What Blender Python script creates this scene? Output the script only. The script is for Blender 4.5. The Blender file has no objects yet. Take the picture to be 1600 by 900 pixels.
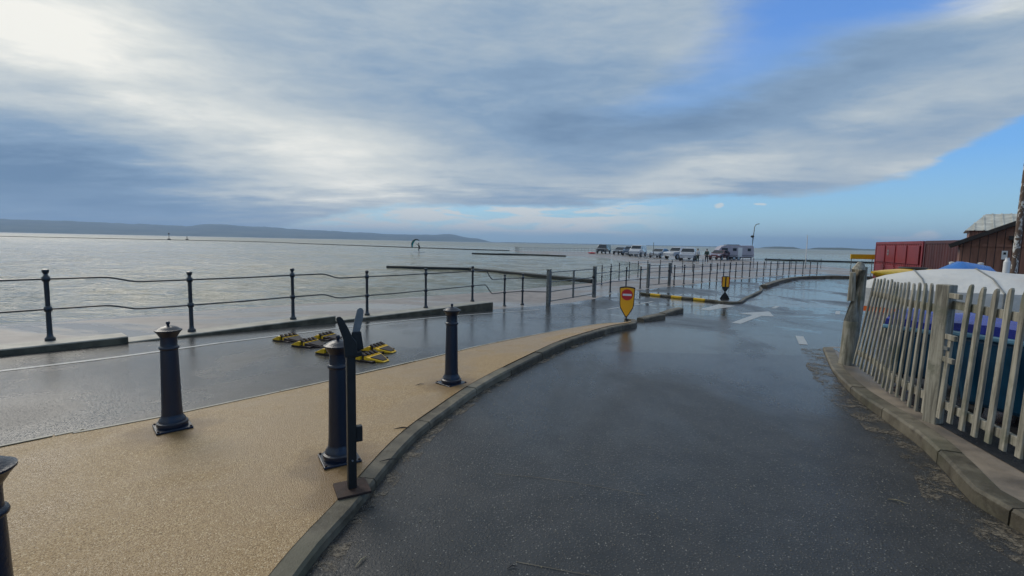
import bpy, bmesh, math, random
from mathutils import Vector, Matrix, noise as mn
R_ = math.radians
random.seed(7)
SC = bpy.context.scene
COL = SC.collection

# ------------------------------------------------------------------ camera
cam_d = bpy.data.cameras.new('camera'); cam = bpy.data.objects.new('camera', cam_d); COL.objects.link(cam)
cam_d.sensor_width = 36.0; cam_d.lens = 36.0*750/1600; cam_d.clip_start = .05; cam_d.clip_end = 60000
PITCH = math.atan(71/750.); ROLL = math.atan(.0207)
cam.matrix_world = (Matrix.Translation((0, 0, 1.6)) @ Matrix.Rotation(math.pi/2-PITCH, 4, 'X') @ Matrix.Rotation(ROLL, 4, 'Z'))
SC.camera = cam

# ------------------------------------------------------------------ view
SC.view_settings.view_transform = 'Standard'; SC.view_settings.look = 'None'
SC.view_settings.exposure = 0.2; SC.view_settings.gamma = 1.0
SUN_AZ = -48.0; SUN_EL = 38.0     # azimuth from +Y, negative to the left

# ------------------------------------------------------------------ node helper
class NT:
    def __init__(s, tree): s.t = tree; s.n = tree.nodes; s.l = tree.links
    def new(s, typ, **kw):
        n = s.n.new(typ)
        for k, v in kw.items(): setattr(n, k, v)
        return n
    def put(s, sock, v):
        if v is None: return
        if isinstance(v, bpy.types.NodeSocket): s.l.new(v, sock)
        else:
            if isinstance(v, (tuple, list)) and len(v) == 3 and sock.type == 'RGBA': v = (*v, 1)
            sock.default_value = v
    def m(s, op, a, b=None, c=None, clamp=False):
        n = s.new('ShaderNodeMath', operation=op, use_clamp=clamp)
        s.put(n.inputs[0], a); s.put(n.inputs[1], b); s.put(n.inputs[2], c)
        return n.outputs[0]
    def mix(s, f, a, b):
        n = s.new('ShaderNodeMix', data_type='RGBA'); s.put(n.inputs['Factor'], f); s.put(n.inputs['A'], a) if False else None
        s.put(n.inputs[6], a); s.put(n.inputs[7], b); return n.outputs[2]
    def mixf(s, f, a, b):
        n = s.new('ShaderNodeMix', data_type='FLOAT'); s.put(n.inputs[0], f); s.put(n.inputs[2], a); s.put(n.inputs[3], b); return n.outputs[0]
    def noise(s, vec, scale, detail=4, rough=.55, dist=0, w=None):
        n = s.new('ShaderNodeTexNoise'); s.put(n.inputs['Vector'], vec)
        n.inputs['Scale'].default_value = scale; n.inputs['Detail'].default_value = detail
        n.inputs['Roughness'].default_value = rough; n.inputs['Distortion'].default_value = dist
        return n.outputs['Fac']
    def smooth(s, x, a, b, lo=0., hi=1.):
        n = s.new('ShaderNodeMapRange', interpolation_type='SMOOTHSTEP')
        s.put(n.inputs[0], x); s.put(n.inputs[1], a); s.put(n.inputs[2], b); s.put(n.inputs[3], lo); s.put(n.inputs[4], hi)
        return n.outputs[0]
    def scale(s, vec, v, loc=(0, 0, 0), rot=(0, 0, 0)):
        n = s.new('ShaderNodeMapping'); s.put(n.inputs[0], vec); n.inputs[3].default_value = v
        n.inputs[1].default_value = loc; n.inputs[2].default_value = rot; return n.outputs[0]
    def ramp(s, f, stops):
        n = s.new('ShaderNodeValToRGB'); s.put(n.inputs[0], f); e = n.color_ramp.elements
        while len(e) < len(stops): e.new(.5)
        for el, (p, c) in zip(e, stops): el.position = p; el.color = (*c, 1)
        return n.outputs[0]

# ------------------------------------------------------------------ world: Nishita sky under a broken cloud deck
W = bpy.data.worlds.new('World'); SC.world = W; W.use_nodes = True
w = NT(W.node_tree); w.n.clear()
out = w.new('ShaderNodeOutputWorld'); bg = w.new('ShaderNodeBackground'); bg.inputs[1].default_value = .1
sky = w.new('ShaderNodeTexSky', sky_type='NISHITA'); sky.sun_disc = False
sky.sun_elevation = R_(SUN_EL); sky.sun_rotation = R_(SUN_AZ); sky.air_density = 1.0; sky.dust_density = .5; sky.ozone_density = 1.5
tc = w.new('ShaderNodeTexCoord'); D = tc.outputs['Generated']
sp = w.new('ShaderNodeSeparateXYZ'); w.put(sp.inputs[0], D); X, Y, Z = sp.outputs
az = w.m('MULTIPLY', w.m('ARCTAN2', X, Y), 57.2958)
el = w.m('MULTIPLY', w.m('ARCSINE', Z), 57.2958)
# warped lookups so that cloud edges are ragged
zz = w.m('ADD', w.m('MAXIMUM', Z, 0.0), .09)
cx = w.new('ShaderNodeCombineXYZ'); w.put(cx.inputs[0], w.m('DIVIDE', X, zz)); w.put(cx.inputs[1], w.m('DIVIDE', Y, zz)); P = cx.outputs[0]
n_big = w.noise(w.scale(P, (.42, .8, 1), loc=(3.1, 1.7, 0), rot=(0, 0, .35)), 1.0, 6, .55, .3)
n_mid = w.noise(w.scale(P, (1.1, 2.3, 1), loc=(.4, 7.7, 0), rot=(0, 0, .3)), 1.0, 7, .6, .2)
n_st = w.noise(w.scale(D, (3.2, 3.2, 16)), 1.0, 6, .6, .25)
n_fine = w.noise(w.scale(D, (14, 14, 60)), 1.0, 5, .65, .4)
wa = w.m('ADD', az, w.m('MULTIPLY', w.m('SUBTRACT', n_st, .5), 16))
we = w.m('ADD', el, w.m('MULTIPLY', w.m('SUBTRACT', n_mid, .5), 6))
def blob(a, e, s1, s2, rot, amp):
    c, s = math.cos(R_(rot)), math.sin(R_(rot))
    u = w.m('SUBTRACT', wa, a); v = w.m('SUBTRACT', we, e)
    p = w.m('DIVIDE', w.m('ADD', w.m('MULTIPLY', u, c), w.m('MULTIPLY', v, s)), s1)
    q = w.m('DIVIDE', w.m('SUBTRACT', w.m('MULTIPLY', v, c), w.m('MULTIPLY', u, s)), s2)
    d = w.m('ADD', w.m('MULTIPLY', p, p), w.m('MULTIPLY', q, q))
    return w.m('MULTIPLY', w.m('EXPONENT', w.m('MULTIPLY', d, -.7)), amp)
BR = [(-43.8, 17.0, 8.1, 4.0, 12.0, 0.34), (-31.6, 12.8, 16.0, 3.8, -13.0, 0.24), (-14.9, 9.6, 13.8, 2.7, 2.0, 0.26), (-20.7, 5.4, 13.0, 1.6, 2.0, 0.3),
      (-46.8, 5.3, 9.5, 3.4, -0.0, -0.36), (-38.4, 3.8, 8.9, 2.4, -6.0, -0.24), (-8, 19, 14, 4, 0, -.06), (7.1, 11.5, 13.7, 4.6, -0.0, -0.3), (22.3, 9.3, 7.3, 1.3, 0.0, 0.3), (27, 13.2, 13, 2.2, 3, -.2),
      (38.5, 13.6, 7.6, 1.3, 5.0, 0.2), (37, 10.0, 9, 1.2, 6, -.12), (43.9, 20.5, 4.1, 1.2, -10.0, 0.3), (36.3, 17.2, 9.7, 2.0, 0.0, -0.22), (-7.7, 5.3, 11.0, 1.2, 2.0, -0.16),
      (14.5, 6.9, 19.2, 1.1, -0.0, 0.2), (33.1, 6.9, 8.8, 0.9, 9.0, -0.2), (38.8, 7.7, 4.5, 0.7, 5.0, 0.2)]
B = w.m('ADD', .5, w.m('MULTIPLY', w.m('SUBTRACT', n_big, .5), .5))
B = w.m('ADD', B, w.m('MULTIPLY', w.m('SUBTRACT', n_mid, .5), .34))
B = w.m('ADD', B, w.m('MULTIPLY', w.m('SUBTRACT', n_fine, .5), .24))
n_bil = w.noise(w.scale(D, (5.5, 5.5, 19), loc=(1.3, 4.1, .2)), 1.0, 7, .58, .35)
B = w.m('ADD', B, w.m('MULTIPLY', w.m('SUBTRACT', n_bil, .5), .32))
for b in BR: B = w.m('ADD', B, blob(*b))
cloud = w.ramp(B, [(0, (.135, .22, .345)), (.3, (.225, .325, .455)), (.55, (.39, .46, .52)), (.8, (.61, .64, .63)), (1, (.84, .83, .77))])
T = 0.0
for b in [(27.3, 20.8, 9.4, 3.6, 14.0, .72), (35.9, 22.8, 7.2, 2.4, -8.0, 0.75), (16.7, 15.0, 10.2, 2.4, 8.0, 0.34), (47, 27, 6, 3, 0, .5)]: T = w.m('ADD', T, blob(*b))
thin = w.smooth(w.m('ADD', T, w.m('MULTIPLY', w.m('SUBTRACT', n_big, .5), .5)), .1, .95)
# lower edge of the deck, as elevation over azimuth
fc = w.new('ShaderNodeFloatCurve'); w.put(fc.inputs[1], w.m('DIVIDE', w.m('ADD', az, 60), 120))
cv = fc.mapping.curves[0]
ED = [(-60, .1), (-46.7, .1), (-33.6, .1), (-27, .9), (-22, 2.2), (-15, 3.3), (0, 4.3), (18, 5.0), (30.4, 5.6), (38, 6.8), (42.1, 9.0), (46, 11.0), (54, 16)]
cv.points[0].location = (0, 0); cv.points[1].location = (1, .9)
for a, e in ED[1:]: cv.points.new((a+60)/120, e/20)
fc.mapping.update()
edge = w.m('MULTIPLY', fc.outputs[0], 20)
dl = w.m('SUBTRACT', w.m('ADD', el, w.m('ADD', w.m('MULTIPLY', w.m('SUBTRACT', n_fine, .5), 1.3), w.m('MULTIPLY', w.m('SUBTRACT', n_st, .5), 3.6))), edge)
deck = w.m('MULTIPLY', w.smooth(dl, -.4, .7), w.m('SUBTRACT', 1, w.m('MULTIPLY', thin, .92)))
# low streaks and small cumulus under the deck
lowm = w.m('MULTIPLY', w.smooth(az, 22, 8), w.m('MULTIPLY', w.smooth(el, .6, 1.6), w.smooth(dl, .3, -.4)))
st = w.noise(w.scale(D, (9, 9, 62), loc=(2.2, .3, 1.0)), 1.0, 6, .6, .5)
low = w.m('MULTIPLY', lowm, w.smooth(st, .39, .52))
cum = 0.0
def pb(a, e, s1, s2):
    u = w.m('DIVIDE', w.m('SUBTRACT', w.m('ADD', az, w.m('MULTIPLY', w.m('SUBTRACT', n_fine, .5), 1.6)), a), s1)
    v = w.m('DIVIDE', w.m('SUBTRACT', w.m('ADD', el, w.m('MULTIPLY', w.m('SUBTRACT', n_fine, .5), 1.0)), e), s2)
    return w.smooth(w.m('ADD', w.m('MULTIPLY', u, u), w.m('MULTIPLY', v, v)), 1.2, .2)
for b in [(22.8, 4.4, .5, .25), (26.8, 4.5, .7, .2), (40.6, 1.4, 1.1, .45), (39, 1.2, 2.6, .25), (-7.7, 1.5, 1.4, .35)]: cum = w.m('MAXIMUM', cum, pb(*b))
lowc = w.m('MULTIPLY', w.m('MAXIMUM', low, w.m('MULTIPLY', cum, .8)), .95)
clear = w.mix(.72, sky.outputs[0], w.ramp(w.m('DIVIDE', el, 30), [(0, (3.9, 6.0, 7.2)), (.12, (2.9, 5.9, 8.0)), (.3, (1.4, 4.3, 8.9)), (.7, (.75, 2.7, 7.6)), (1, (.6, 2.1, 6.6))]))
hband = w.m('MULTIPLY', w.smooth(w.m('ADD', el, w.m('MULTIPLY', n_fine, .3)), 1.35, .9), .6)
clear = w.mix(hband, clear, (3.0, 4.8, 6.0, 1))
def times(c, k):
    n = w.new('ShaderNodeVectorMath', operation='SCALE'); w.put(n.inputs[0], c); n.inputs[3].default_value = k; return n.outputs[0]
c1 = w.mix(lowc, clear, (6.6, 6.8, 6.6, 1))
c2 = w.mix(deck, c1, times(cloud, 10.0))
below = w.smooth(el, -.1, -1.5)
c3 = w.mix(below, c2, (2.2, 2.4, 2.5, 1))
w.put(bg.inputs[0], c3); w.l.new(bg.outputs[0], out.inputs[0])

# ------------------------------------------------------------------ sun through thin cloud
sd = bpy.data.lights.new('sun', 'SUN'); so = bpy.data.objects.new('sun', sd); COL.objects.link(so)
sd.energy = 1.5; sd.angle = R_(32); sd.color = (1, .93, .82)
sv = Vector((math.sin(R_(SUN_AZ))*math.cos(R_(SUN_EL)), math.cos(R_(SUN_AZ))*math.cos(R_(SUN_EL)), math.sin(R_(SUN_EL))))
so.rotation_euler = sv.to_track_quat('Z', 'Y').to_euler()

# ================================================================== materials
def mat(name, fn=None, **kw):
    m = bpy.data.materials.new(name); m.use_nodes = True; t = NT(m.node_tree)
    b = m.node_tree.nodes['Principled BSDF']
    for k, v in kw.items(): t.put(b.inputs[k.replace('_', ' ')], v)
    if fn: fn(t, b)
    return m
def pos(t):
    g = t.new('ShaderNodeNewGeometry'); return g.outputs['Position']
def bump(t, b, h, dist=.01, strength=1.0, prev=None):
    n = t.new('ShaderNodeBump'); n.inputs['Distance'].default_value = dist; t.put(n.inputs['Strength'], strength); t.put(n.inputs['Height'], h)
    if prev is not None: t.put(n.inputs['Normal'], prev)
    if b is not None: t.l.new(n.outputs[0], b.inputs['Normal'])
    return n.outputs[0]
def simple(name, c, rough=.5, metal=0., var=.12, bmp=.002, nscale=9., dark=None, coat=0.):
    def fn(t, b):
        o = t.new('ShaderNodeTexCoord').outputs['Object']
        n = t.noise(o, nscale, 5, .6); d = dark or tuple(x*(1-2.5*var) for x in c)
        t.put(b.inputs['Base Color'], t.mix(t.smooth(n, .35, .7), d, c))
        t.put(b.inputs['Roughness'], t.m('ADD', rough-.08, t.m('MULTIPLY', t.noise(o, nscale*3, 3), .16)))
        if bmp: bump(t, b, t.noise(o, nscale*12, 4), bmp, .6)
        b.inputs['Coat Weight'].default_value = coat
    return mat(name, fn, Metallic=metal)

def f_asphalt(t, b):
    p = pos(t); s = t.new('ShaderNodeSeparateXYZ'); t.put(s.inputs[0], p); x, y, z = s.outputs
    agg = t.new('ShaderNodeTexVoronoi'); t.put(agg.inputs['Vector'], p); agg.inputs['Scale'].default_value = 62
    agg2 = t.new('ShaderNodeTexVoronoi'); t.put(agg2.inputs['Vector'], p); agg2.inputs['Scale'].default_value = 75
    fine = t.noise(p, 55, 4, .65); big = t.noise(t.scale(p, (1, .55, 1)), .55, 5, .6, .4); mid = t.noise(p, 3.2, 5, .65, .3)
    stone = t.smooth(agg.outputs['Distance'], .38, .12)
    pale = t.m('GREATER_THAN', t.new('ShaderNodeSeparateColor').outputs[0] if False else agg2.outputs['Color'], .93)
    sep = t.new('ShaderNodeSeparateColor'); t.put(sep.inputs[0], agg2.outputs['Color'])
    pale = t.m('MULTIPLY', t.m('GREATER_THAN', sep.outputs[0], .9), t.smooth(agg2.outputs['Distance'], .4, .15))
    base = t.mix(t.smooth(mid, .3, .7), (.02, .0205, .021, 1), (.038, .037, .036, 1))
    base = t.mix(t.m('MULTIPLY', stone, .75), base, t.mix(sep.outputs[1], (.045, .043, .04, 1), (.13, .118, .1, 1)))
    base = t.mix(t.m('MULTIPLY', pale, .8), base, (.3, .28, .24, 1))
    # worn, drier patches and a seam
    # puddle mask: denser with distance down the ramp
    dens = t.smooth(y, 7, 19)
    th = t.mixf(t.smooth(t.m('ADD', y, t.m('MULTIPLY', t.m('ABSOLUTE', t.m('SUBTRACT', x, 9)), -.3)), 8, 19), .66, .46)
    pud = t.smooth(t.m('ADD', big, t.m('MULTIPLY', t.m('SUBTRACT', mid, .5), .12)), th, t.m('ADD', th, .05))
    film = t.smooth(t.m('ADD', big, t.smooth(y, 1.5, 9, -.12, .1)), .3, .62)
    rough = t.mixf(film, .44, .19); rough = t.m('ADD', rough, t.m('MULTIPLY', t.m('SUBTRACT', fine, .5), .12))
    rough = t.mixf(dens, rough, t.m('MULTIPLY', rough, 1.3))
    rough = t.mixf(pud, rough, .05)
    t.put(b.inputs['Base Color'], t.mix(t.m('MULTIPLY', pud, .35), base, (.045, .047, .048, 1)))
    t.put(b.inputs['Roughness'], rough)
    h = t.m('ADD', t.m('MULTIPLY', stone, .6), t.m('MULTIPLY', fine, .7))
    near = t.smooth(y, 10, 1.5)
    stg = t.m('MULTIPLY', t.mixf(near, .12, 1.0), t.m('SUBTRACT', 1, pud))
    n1 = bump(t, None, h, .006, stg)
    rip = t.noise(t.scale(p, (1, 2.6, 1)), 2.4, 3, .6)
    bump(t, b, rip, .02, t.m('MULTIPLY', pud, .5), n1)
    b.inputs['IOR'].default_value = 1.45
def f_wetconc(t, b):
    p = pos(t); s = t.new('ShaderNodeSeparateXYZ'); t.put(s.inputs[0], p); x, y, z = s.outputs
    big = t.noise(t.scale(p, (.7, 1.3, 1)), .22, 5, .6, .6); mid = t.noise(p, 2.2, 5, .65); fine = t.noise(p, 40, 4, .6)
    c = t.mix(t.smooth(mid, .3, .7), (.2, .17, .15, 1), (.3, .255, .225, 1))
    c = t.mix(t.smooth(big, .4, .65), c, (.215, .205, .185, 1))
    wet = t.smooth(big, .46, .56)
    t.put(b.inputs['Base Color'], c)
    t.put(b.inputs['Roughness'], t.mixf(wet, .5, .26)); b.inputs['IOR'].default_value = 1.33
    n1 = bump(t, None, fine, .004, t.m('MULTIPLY', t.m('SUBTRACT', 1, wet), .3))
    bump(t, b, t.noise(t.scale(p, (1, 2.2, 1)), 2.0, 3), .015, t.m('MULTIPLY', wet, .35), n1)
def f_resin(t, b):
    p = pos(t)
    v = t.new('ShaderNodeTexVoronoi'); t.put(v.inputs['Vector'], p); v.inputs['Scale'].default_value = 170
    sep = t.new('ShaderNodeSeparateColor'); t.put(sep.inputs[0], v.outputs['Color'])
    big = t.noise(p, .9, 5, .6, .5); mid = t.noise(p, 5, 5, .65)
    c = t.ramp(sep.outputs[0], [(0, (.17, .1, .035)), (.35, (.31, .195, .085)), (.7, (.385, .255, .118)), (.93, (.46, .325, .165)), (1, (.64, .51, .33))])
    c = t.mix(t.m('MULTIPLY', t.smooth(t.m('ADD', t.m('MULTIPLY', big, .7), t.m('MULTIPLY', mid, .3)), .42, .62), .5), c, (.30, .18, .07, 1))
    g = t.noise(p, 22, 4, .7); c = t.mix(t.m('MULTIPLY', t.smooth(g, .6, .75), .35), c, (.15, .1, .055, 1))
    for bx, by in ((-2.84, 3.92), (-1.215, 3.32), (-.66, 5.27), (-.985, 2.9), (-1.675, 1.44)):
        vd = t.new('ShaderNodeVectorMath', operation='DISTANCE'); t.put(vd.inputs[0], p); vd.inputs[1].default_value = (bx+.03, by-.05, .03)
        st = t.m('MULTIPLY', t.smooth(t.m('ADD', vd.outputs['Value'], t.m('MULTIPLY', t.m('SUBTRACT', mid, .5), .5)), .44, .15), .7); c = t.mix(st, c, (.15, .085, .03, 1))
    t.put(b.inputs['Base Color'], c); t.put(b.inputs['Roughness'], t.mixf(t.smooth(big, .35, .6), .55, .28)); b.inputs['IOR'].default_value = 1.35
    bump(t, b, t.m('SUBTRACT', 1, v.outputs['Distance']), .004, .6)
def f_kerb(t, b):
    p = pos(t); isl = t.new('ShaderNodeNewGeometry').outputs['Random Per Island']; n = t.noise(p, 6, 6, .65); f = t.noise(p, 70, 4, .7); big = t.noise(p, 1.1, 4)
    c = t.mix(t.smooth(n, .3, .7), (.1, .085, .06, 1), (.19, .165, .12, 1))
    c = t.mix(t.m('MULTIPLY', t.smooth(big, .5, .7), .5), c, (.075, .08, .045, 1))
    c = t.mix(t.m('MULTIPLY', t.smooth(t.noise(p, 2.3, 5, .7), .5, .62), .6), c, (.05, .04, .028, 1)); hs = t.new('ShaderNodeHueSaturation'); t.put(hs.inputs['Value'], t.mixf(isl, .68, 1.25)); t.put(hs.inputs['Color'], c); c = hs.outputs[0]
    t.put(b.inputs['Base Color'], c); t.put(b.inputs['Roughness'], t.mixf(n, .45, .75)); bump(t, b, f, .004, .9); b.inputs['IOR'].default_value = 1.35
def f_coping(t, b):
    p = pos(t); n = t.noise(p, 4, 6, .65); f = t.noise(p, 60, 4, .7)
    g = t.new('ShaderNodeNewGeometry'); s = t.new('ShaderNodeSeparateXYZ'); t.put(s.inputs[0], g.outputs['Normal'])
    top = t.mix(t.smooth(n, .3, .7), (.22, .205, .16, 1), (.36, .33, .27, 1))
    side = t.mix(t.smooth(n, .35, .65), (.055, .045, .022, 1), (.13, .105, .06, 1))   # darker brown on the vertical faces
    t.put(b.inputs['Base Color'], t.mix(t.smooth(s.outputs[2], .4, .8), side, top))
    t.put(b.inputs['Roughness'], .55); bump(t, b, f, .006, .6)
def f_pave(t, b):
    p = pos(t); n = t.noise(p, 2.4, 6, .65, .3); f = t.noise(p, 60, 4, .7); big = t.noise(p, .7, 4)
    c = t.mix(t.smooth(n, .3, .7), (.13, .11, .09, 1), (.3, .24, .18, 1))
    c = t.mix(t.smooth(big, .5, .7), c, (.11, .1, .09, 1))
    t.put(b.inputs['Base Color'], c); t.put(b.inputs['Roughness'], t.mixf(n, .28, .6)); bump(t, b, f, .004, .6)
def f_water(t, b):
    p = pos(t); s = t.new('ShaderNodeSeparateXYZ'); t.put(s.inputs[0], p); x, y, z = s.outputs
    vl = t.new('ShaderNodeVectorMath', operation='LENGTH'); t.put(vl.inputs[0], p); d = vl.outputs['Value']
    a = t.noise(t.scale(p, (.8, 2.2, 1), rot=(0, 0, .25)), 1.0, 5, .62, .4)
    c = t.noise(t.scale(p, (.25, .7, 1), rot=(0, 0, .15)), .45, 5, .6, .3)
    e = t.noise(t.scale(p, (3, 7, 1), rot=(0, 0, .25)), 1.5, 3, .6)
    big = t.noise(t.scale(p, (.012, .05, 1)), 1.0, 4, .6)
    h = t.m('ADD', t.m('MULTIPLY', a, .9), t.m('MULTIPLY', c, 1.1)); h = t.m('ADD', h, t.m('MULTIPLY', e, .2))
    far = t.smooth(d, 20, 350)
    bump(t, b, h, .25, t.mixf(far, 1.0, .6))
    t.put(b.inputs['Base Color'], t.mix(t.smooth(big, .4, .6), (.15, .155, .105, 1), (.22, .21, .145, 1)))
    t.put(b.inputs['Roughness'], t.mixf(far, .1, .3)); b.inputs['IOR'].default_value = 1.33
def f_foam(t, b):
    p = pos(t); n = t.noise(p, 9, 4, .7)
    t.put(b.inputs['Base Color'], (.62, .62, .58, 1)); b.inputs['Roughness'].default_value = .8
    t.put(b.inputs['Alpha'], t.smooth(n, .4, .55))
def f_silt(t, b):
    p = pos(t); n = t.noise(p, 5, 6, .75, .5); f = t.noise(p, 45, 4, .7)
    t.put(b.inputs['Base Color'], t.mix(t.smooth(f, .35, .65), (.05, .04, .028, 1), (.17, .14, .1, 1))); b.inputs['Roughness'].default_value = .6
    t.put(b.inputs['Alpha'], t.m('MULTIPLY', t.smooth(n, .45, .6), t.smooth(f, .3, .55))); bump(t, b, f, .004, .7)
def f_hill(t, b):
    p = pos(t); n = t.noise(p, .003, 6, .65, .3)
    t.put(b.inputs['Base Color'], t.mix(t.smooth(n, .4, .6), (.035, .05, .03, 1), (.09, .1, .06, 1))); b.inputs['Roughness'].default_value = .95
def f_paintline(t, b):
    p = pos(t); n = t.noise(p, 14, 5, .7); f = t.noise(p, 60, 3)
    t.put(b.inputs['Base Color'], t.mix(t.smooth(n, .28, .5), (.15, .15, .145, 1), (.36, .36, .34, 1))); b.inputs['Roughness'].default_value = .35
    t.put(b.inputs['Alpha'], t.smooth(t.m('ADD', t.m('MULTIPLY', n, .7), t.m('MULTIPLY', f, .3)), .3, .38))
    bump(t, b, f, .003, .5)
def f_wood(t, b):
    o = t.new('ShaderNodeTexCoord').outputs['Object']; p = pos(t)
    g = t.noise(t.scale(p, (30, 30, 2.2)), 1.0, 5, .65, .6); m_ = t.noise(p, 3.1, 5, .65); f = t.noise(p, 18, 4, .7)
    c = t.mix(t.smooth(g, .32, .68), (.14, .125, .095, 1), (.4, .365, .285, 1))
    c = t.mix(t.m('MULTIPLY', t.smooth(m_, .5, .66), .75), c, (.15, .15, .1, 1))
    c = t.mix(t.m('MULTIPLY', t.smooth(f, .62, .74), .8), c, (.07, .06, .045, 1))
    t.put(b.inputs['Base Color'], c); b.inputs['Roughness'].default_value = .72; bump(t, b, g, .004, .7)
def f_peel(t, b):
    p = pos(t); n = t.noise(t.scale(p, (7, 7, 3.2)), 1.6, 5, .7, 1.0)
    t.put(b.inputs['Base Color'], t.mix(t.smooth(n, .52, .57), (.12, .075, .05, 1), (.62, .6, .55, 1))); b.inputs['Roughness'].default_value = .7
    bump(t, b, n, .01, .6)
def f_container(c1, c2):
    def fn(t, b):
        p = pos(t); n = t.noise(t.scale(p, (1, 1, .35)), 1.6, 6, .7); f = t.noise(p, 6, 5, .7)
        c = t.mix(t.smooth(n, .35, .7), (*c1, 1), (*c2, 1)); c = t.mix(t.m('MULTIPLY', t.smooth(f, .6, .7), .7), c, (.09, .04, .025, 1))
        t.put(b.inputs['Base Color'], c); b.inputs['Roughness'].default_value = .45
    return fn
def f_boards(t, b):
    p = pos(t); s = t.new('ShaderNodeSeparateXYZ'); t.put(s.inputs[0], p)
    u = t.m('FRACT', t.m('MULTIPLY', t.m('SUBTRACT', s.outputs[0], s.outputs[1]), 4.6)); gap = t.smooth(t.m('ABSOLUTE', t.m('SUBTRACT', u, .5)), .43, .48)
    n = t.noise(t.scale(p, (5, 5, .8)), 1.5, 5, .65)
    c = t.mix(t.smooth(n, .3, .7), (.17, .07, .042, 1), (.3, .135, .085, 1))
    t.put(b.inputs['Base Color'], t.mix(gap, c, (.03, .017, .012, 1))); b.inputs['Roughness'].default_value = .6
    bump(t, b, t.m('SUBTRACT', 1, gap), .01, .8)
def f_plank(t, b):
    t.put(b.inputs['Base Color'], (.06, .055, .045, 1))

M = dict(
 asphalt=mat('wet_asphalt', f_asphalt), wetconc=mat('wet_concrete', f_wetconc), resin=mat('resin_gravel', f_resin), kerb=mat('kerb_concrete', f_kerb),
 coping=mat('coping_stone', f_coping), pave=mat('old_concrete', f_pave), water=mat('sea_water', f_water), foam=mat('foam', f_foam), hill=mat('hillside', f_hill),
 silt=mat('gutter_silt', f_silt), line=mat('road_paint', f_paintline), wood=mat('weathered_wood', f_wood), peel=mat('peeling_paint', f_peel), boards=mat('brown_boards', f_boards),
 red=mat('red_steel', f_container((.19, .016, .022), (.27, .024, .03))), maroon=mat('maroon_steel', f_container((.06, .014, .016), (.1, .024, .024))),
 iron=simple('navy_paint', (.0055, .0115, .026), .36, 0, .03, .004, 5, coat=.08), rail=simple('rail_paint', (.014, .022, .03), .35, 0, .15, .002, 9, coat=.3),
 black=simple('black_steel', (.014, .014, .013), .45, 0, .15, .002, 9), plategrey=simple('grey_paint', (.2, .21, .21), .45, 0, .1, .001, 12),
 galv=simple('galvanised', (.24, .25, .235), .45, .5, .2, .002, 14), rust=simple('rusty_steel', (.055, .028, .02), .7, .2, .2, .003, 15),
 yellow=simple('yellow_plastic', (.85, .5, .015), .4, 0, .08, .001, 12), teeth=simple('brown_rubber', (.03, .014, .01), .5, 0, .2, .002, 12),
 signy=simple('sign_amber', (.93, .43, .008), .5, 0, .02, 0, 5), signr=simple('sign_red', (.6, .03, .03), .35, 0, .04, 0, 5), signw=simple('sign_white', (.75, .74, .72), .35, 0, .03, 0, 5),
 white=simple('white_cover', (.66, .64, .6), .55, 0, .07, .03, .6), orange=simple('orange_plastic', (.75, .14, .02), .35, 0, .05, .001, 5),
 blue=simple('blue_tarp', (.015, .16, .52), .3, 0, .1, .01, 4), hullblue=simple('hull_blue', (.02, .08, .3), .3, 0, .1, 0, 4),
 lid=simple('bin_lid', (.03, .045, .32), .22, 0, .15, .004, 6), bin=simple('bin_body', (.006, .062, .125), .35, 0, .1, .002, 5), rim=simple('bin_rim', (.12, .27, .38), .35, 0, .1, .001, 5),
 rubber=simple('rubber', (.018, .018, .018), .6, 0, .1, 0, 9), alloy=simple('alloy', (.45, .46, .47), .3, .8, .1, 0, 9), glass=simple('tinted_glass', (.02, .025, .03), .08, 0, .05, 0, 5),
 roofm=simple('grey_metal_roof', (.62, .6, .52), .45, .2, .15, .003, 2), fascia=simple('dark_fascia', (.035, .025, .02), .5, 0, .2, .002, 6),
 cw=simple('car_white', (.5, .51, .53), .2, 0, .03, 0, 3, coat=.6), cs=simple('car_silver', (.36, .38, .41), .22, .5, .04, 0, 3, coat=.6), ck=simple('car_black', (.014, .017, .022), .18, 0, .05, 0, 3, coat=.6),
 cb=simple('car_slate', (.09, .13, .19), .2, .3, .05, 0, 3, coat=.6), cm=simple('car_maroon', (.12, .03, .035), .2, .2, .05, 0, 3, coat=.6),
 van=simple('caravan_shell', (.42, .38, .42), .35, 0, .06, 0, 2), vandk=simple('caravan_trim', (.12, .13, .13), .4, 0, .1, 0, 3), skin=simple('skin', (.5, .3, .2), .6, 0, .05, 0, 9),
 teal=simple('teal_sail', (.01, .34, .3), .45, 0, .08, 0, 3), dkgreen=simple('dark_green', (.02, .05, .035), .7, 0, .1, 0, 9), headl=simple('lamp_clear', (.7, .72, .74), .15, 0, .03, 0, 9), taill=simple('lamp_red', (.4, .01, .01), .2, 0, .05, 0, 9),
 rubblewood=simple('dark_timber', (.018, .022, .018), .6, 0, .2, .01, 4), straw=simple('dry_straw', (.4, .33, .2), .7, 0, .2, 0, 9), leaf=simple('wet_leaf', (.03, .022, .015), .5, 0, .2, 0, 9),
)

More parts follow.
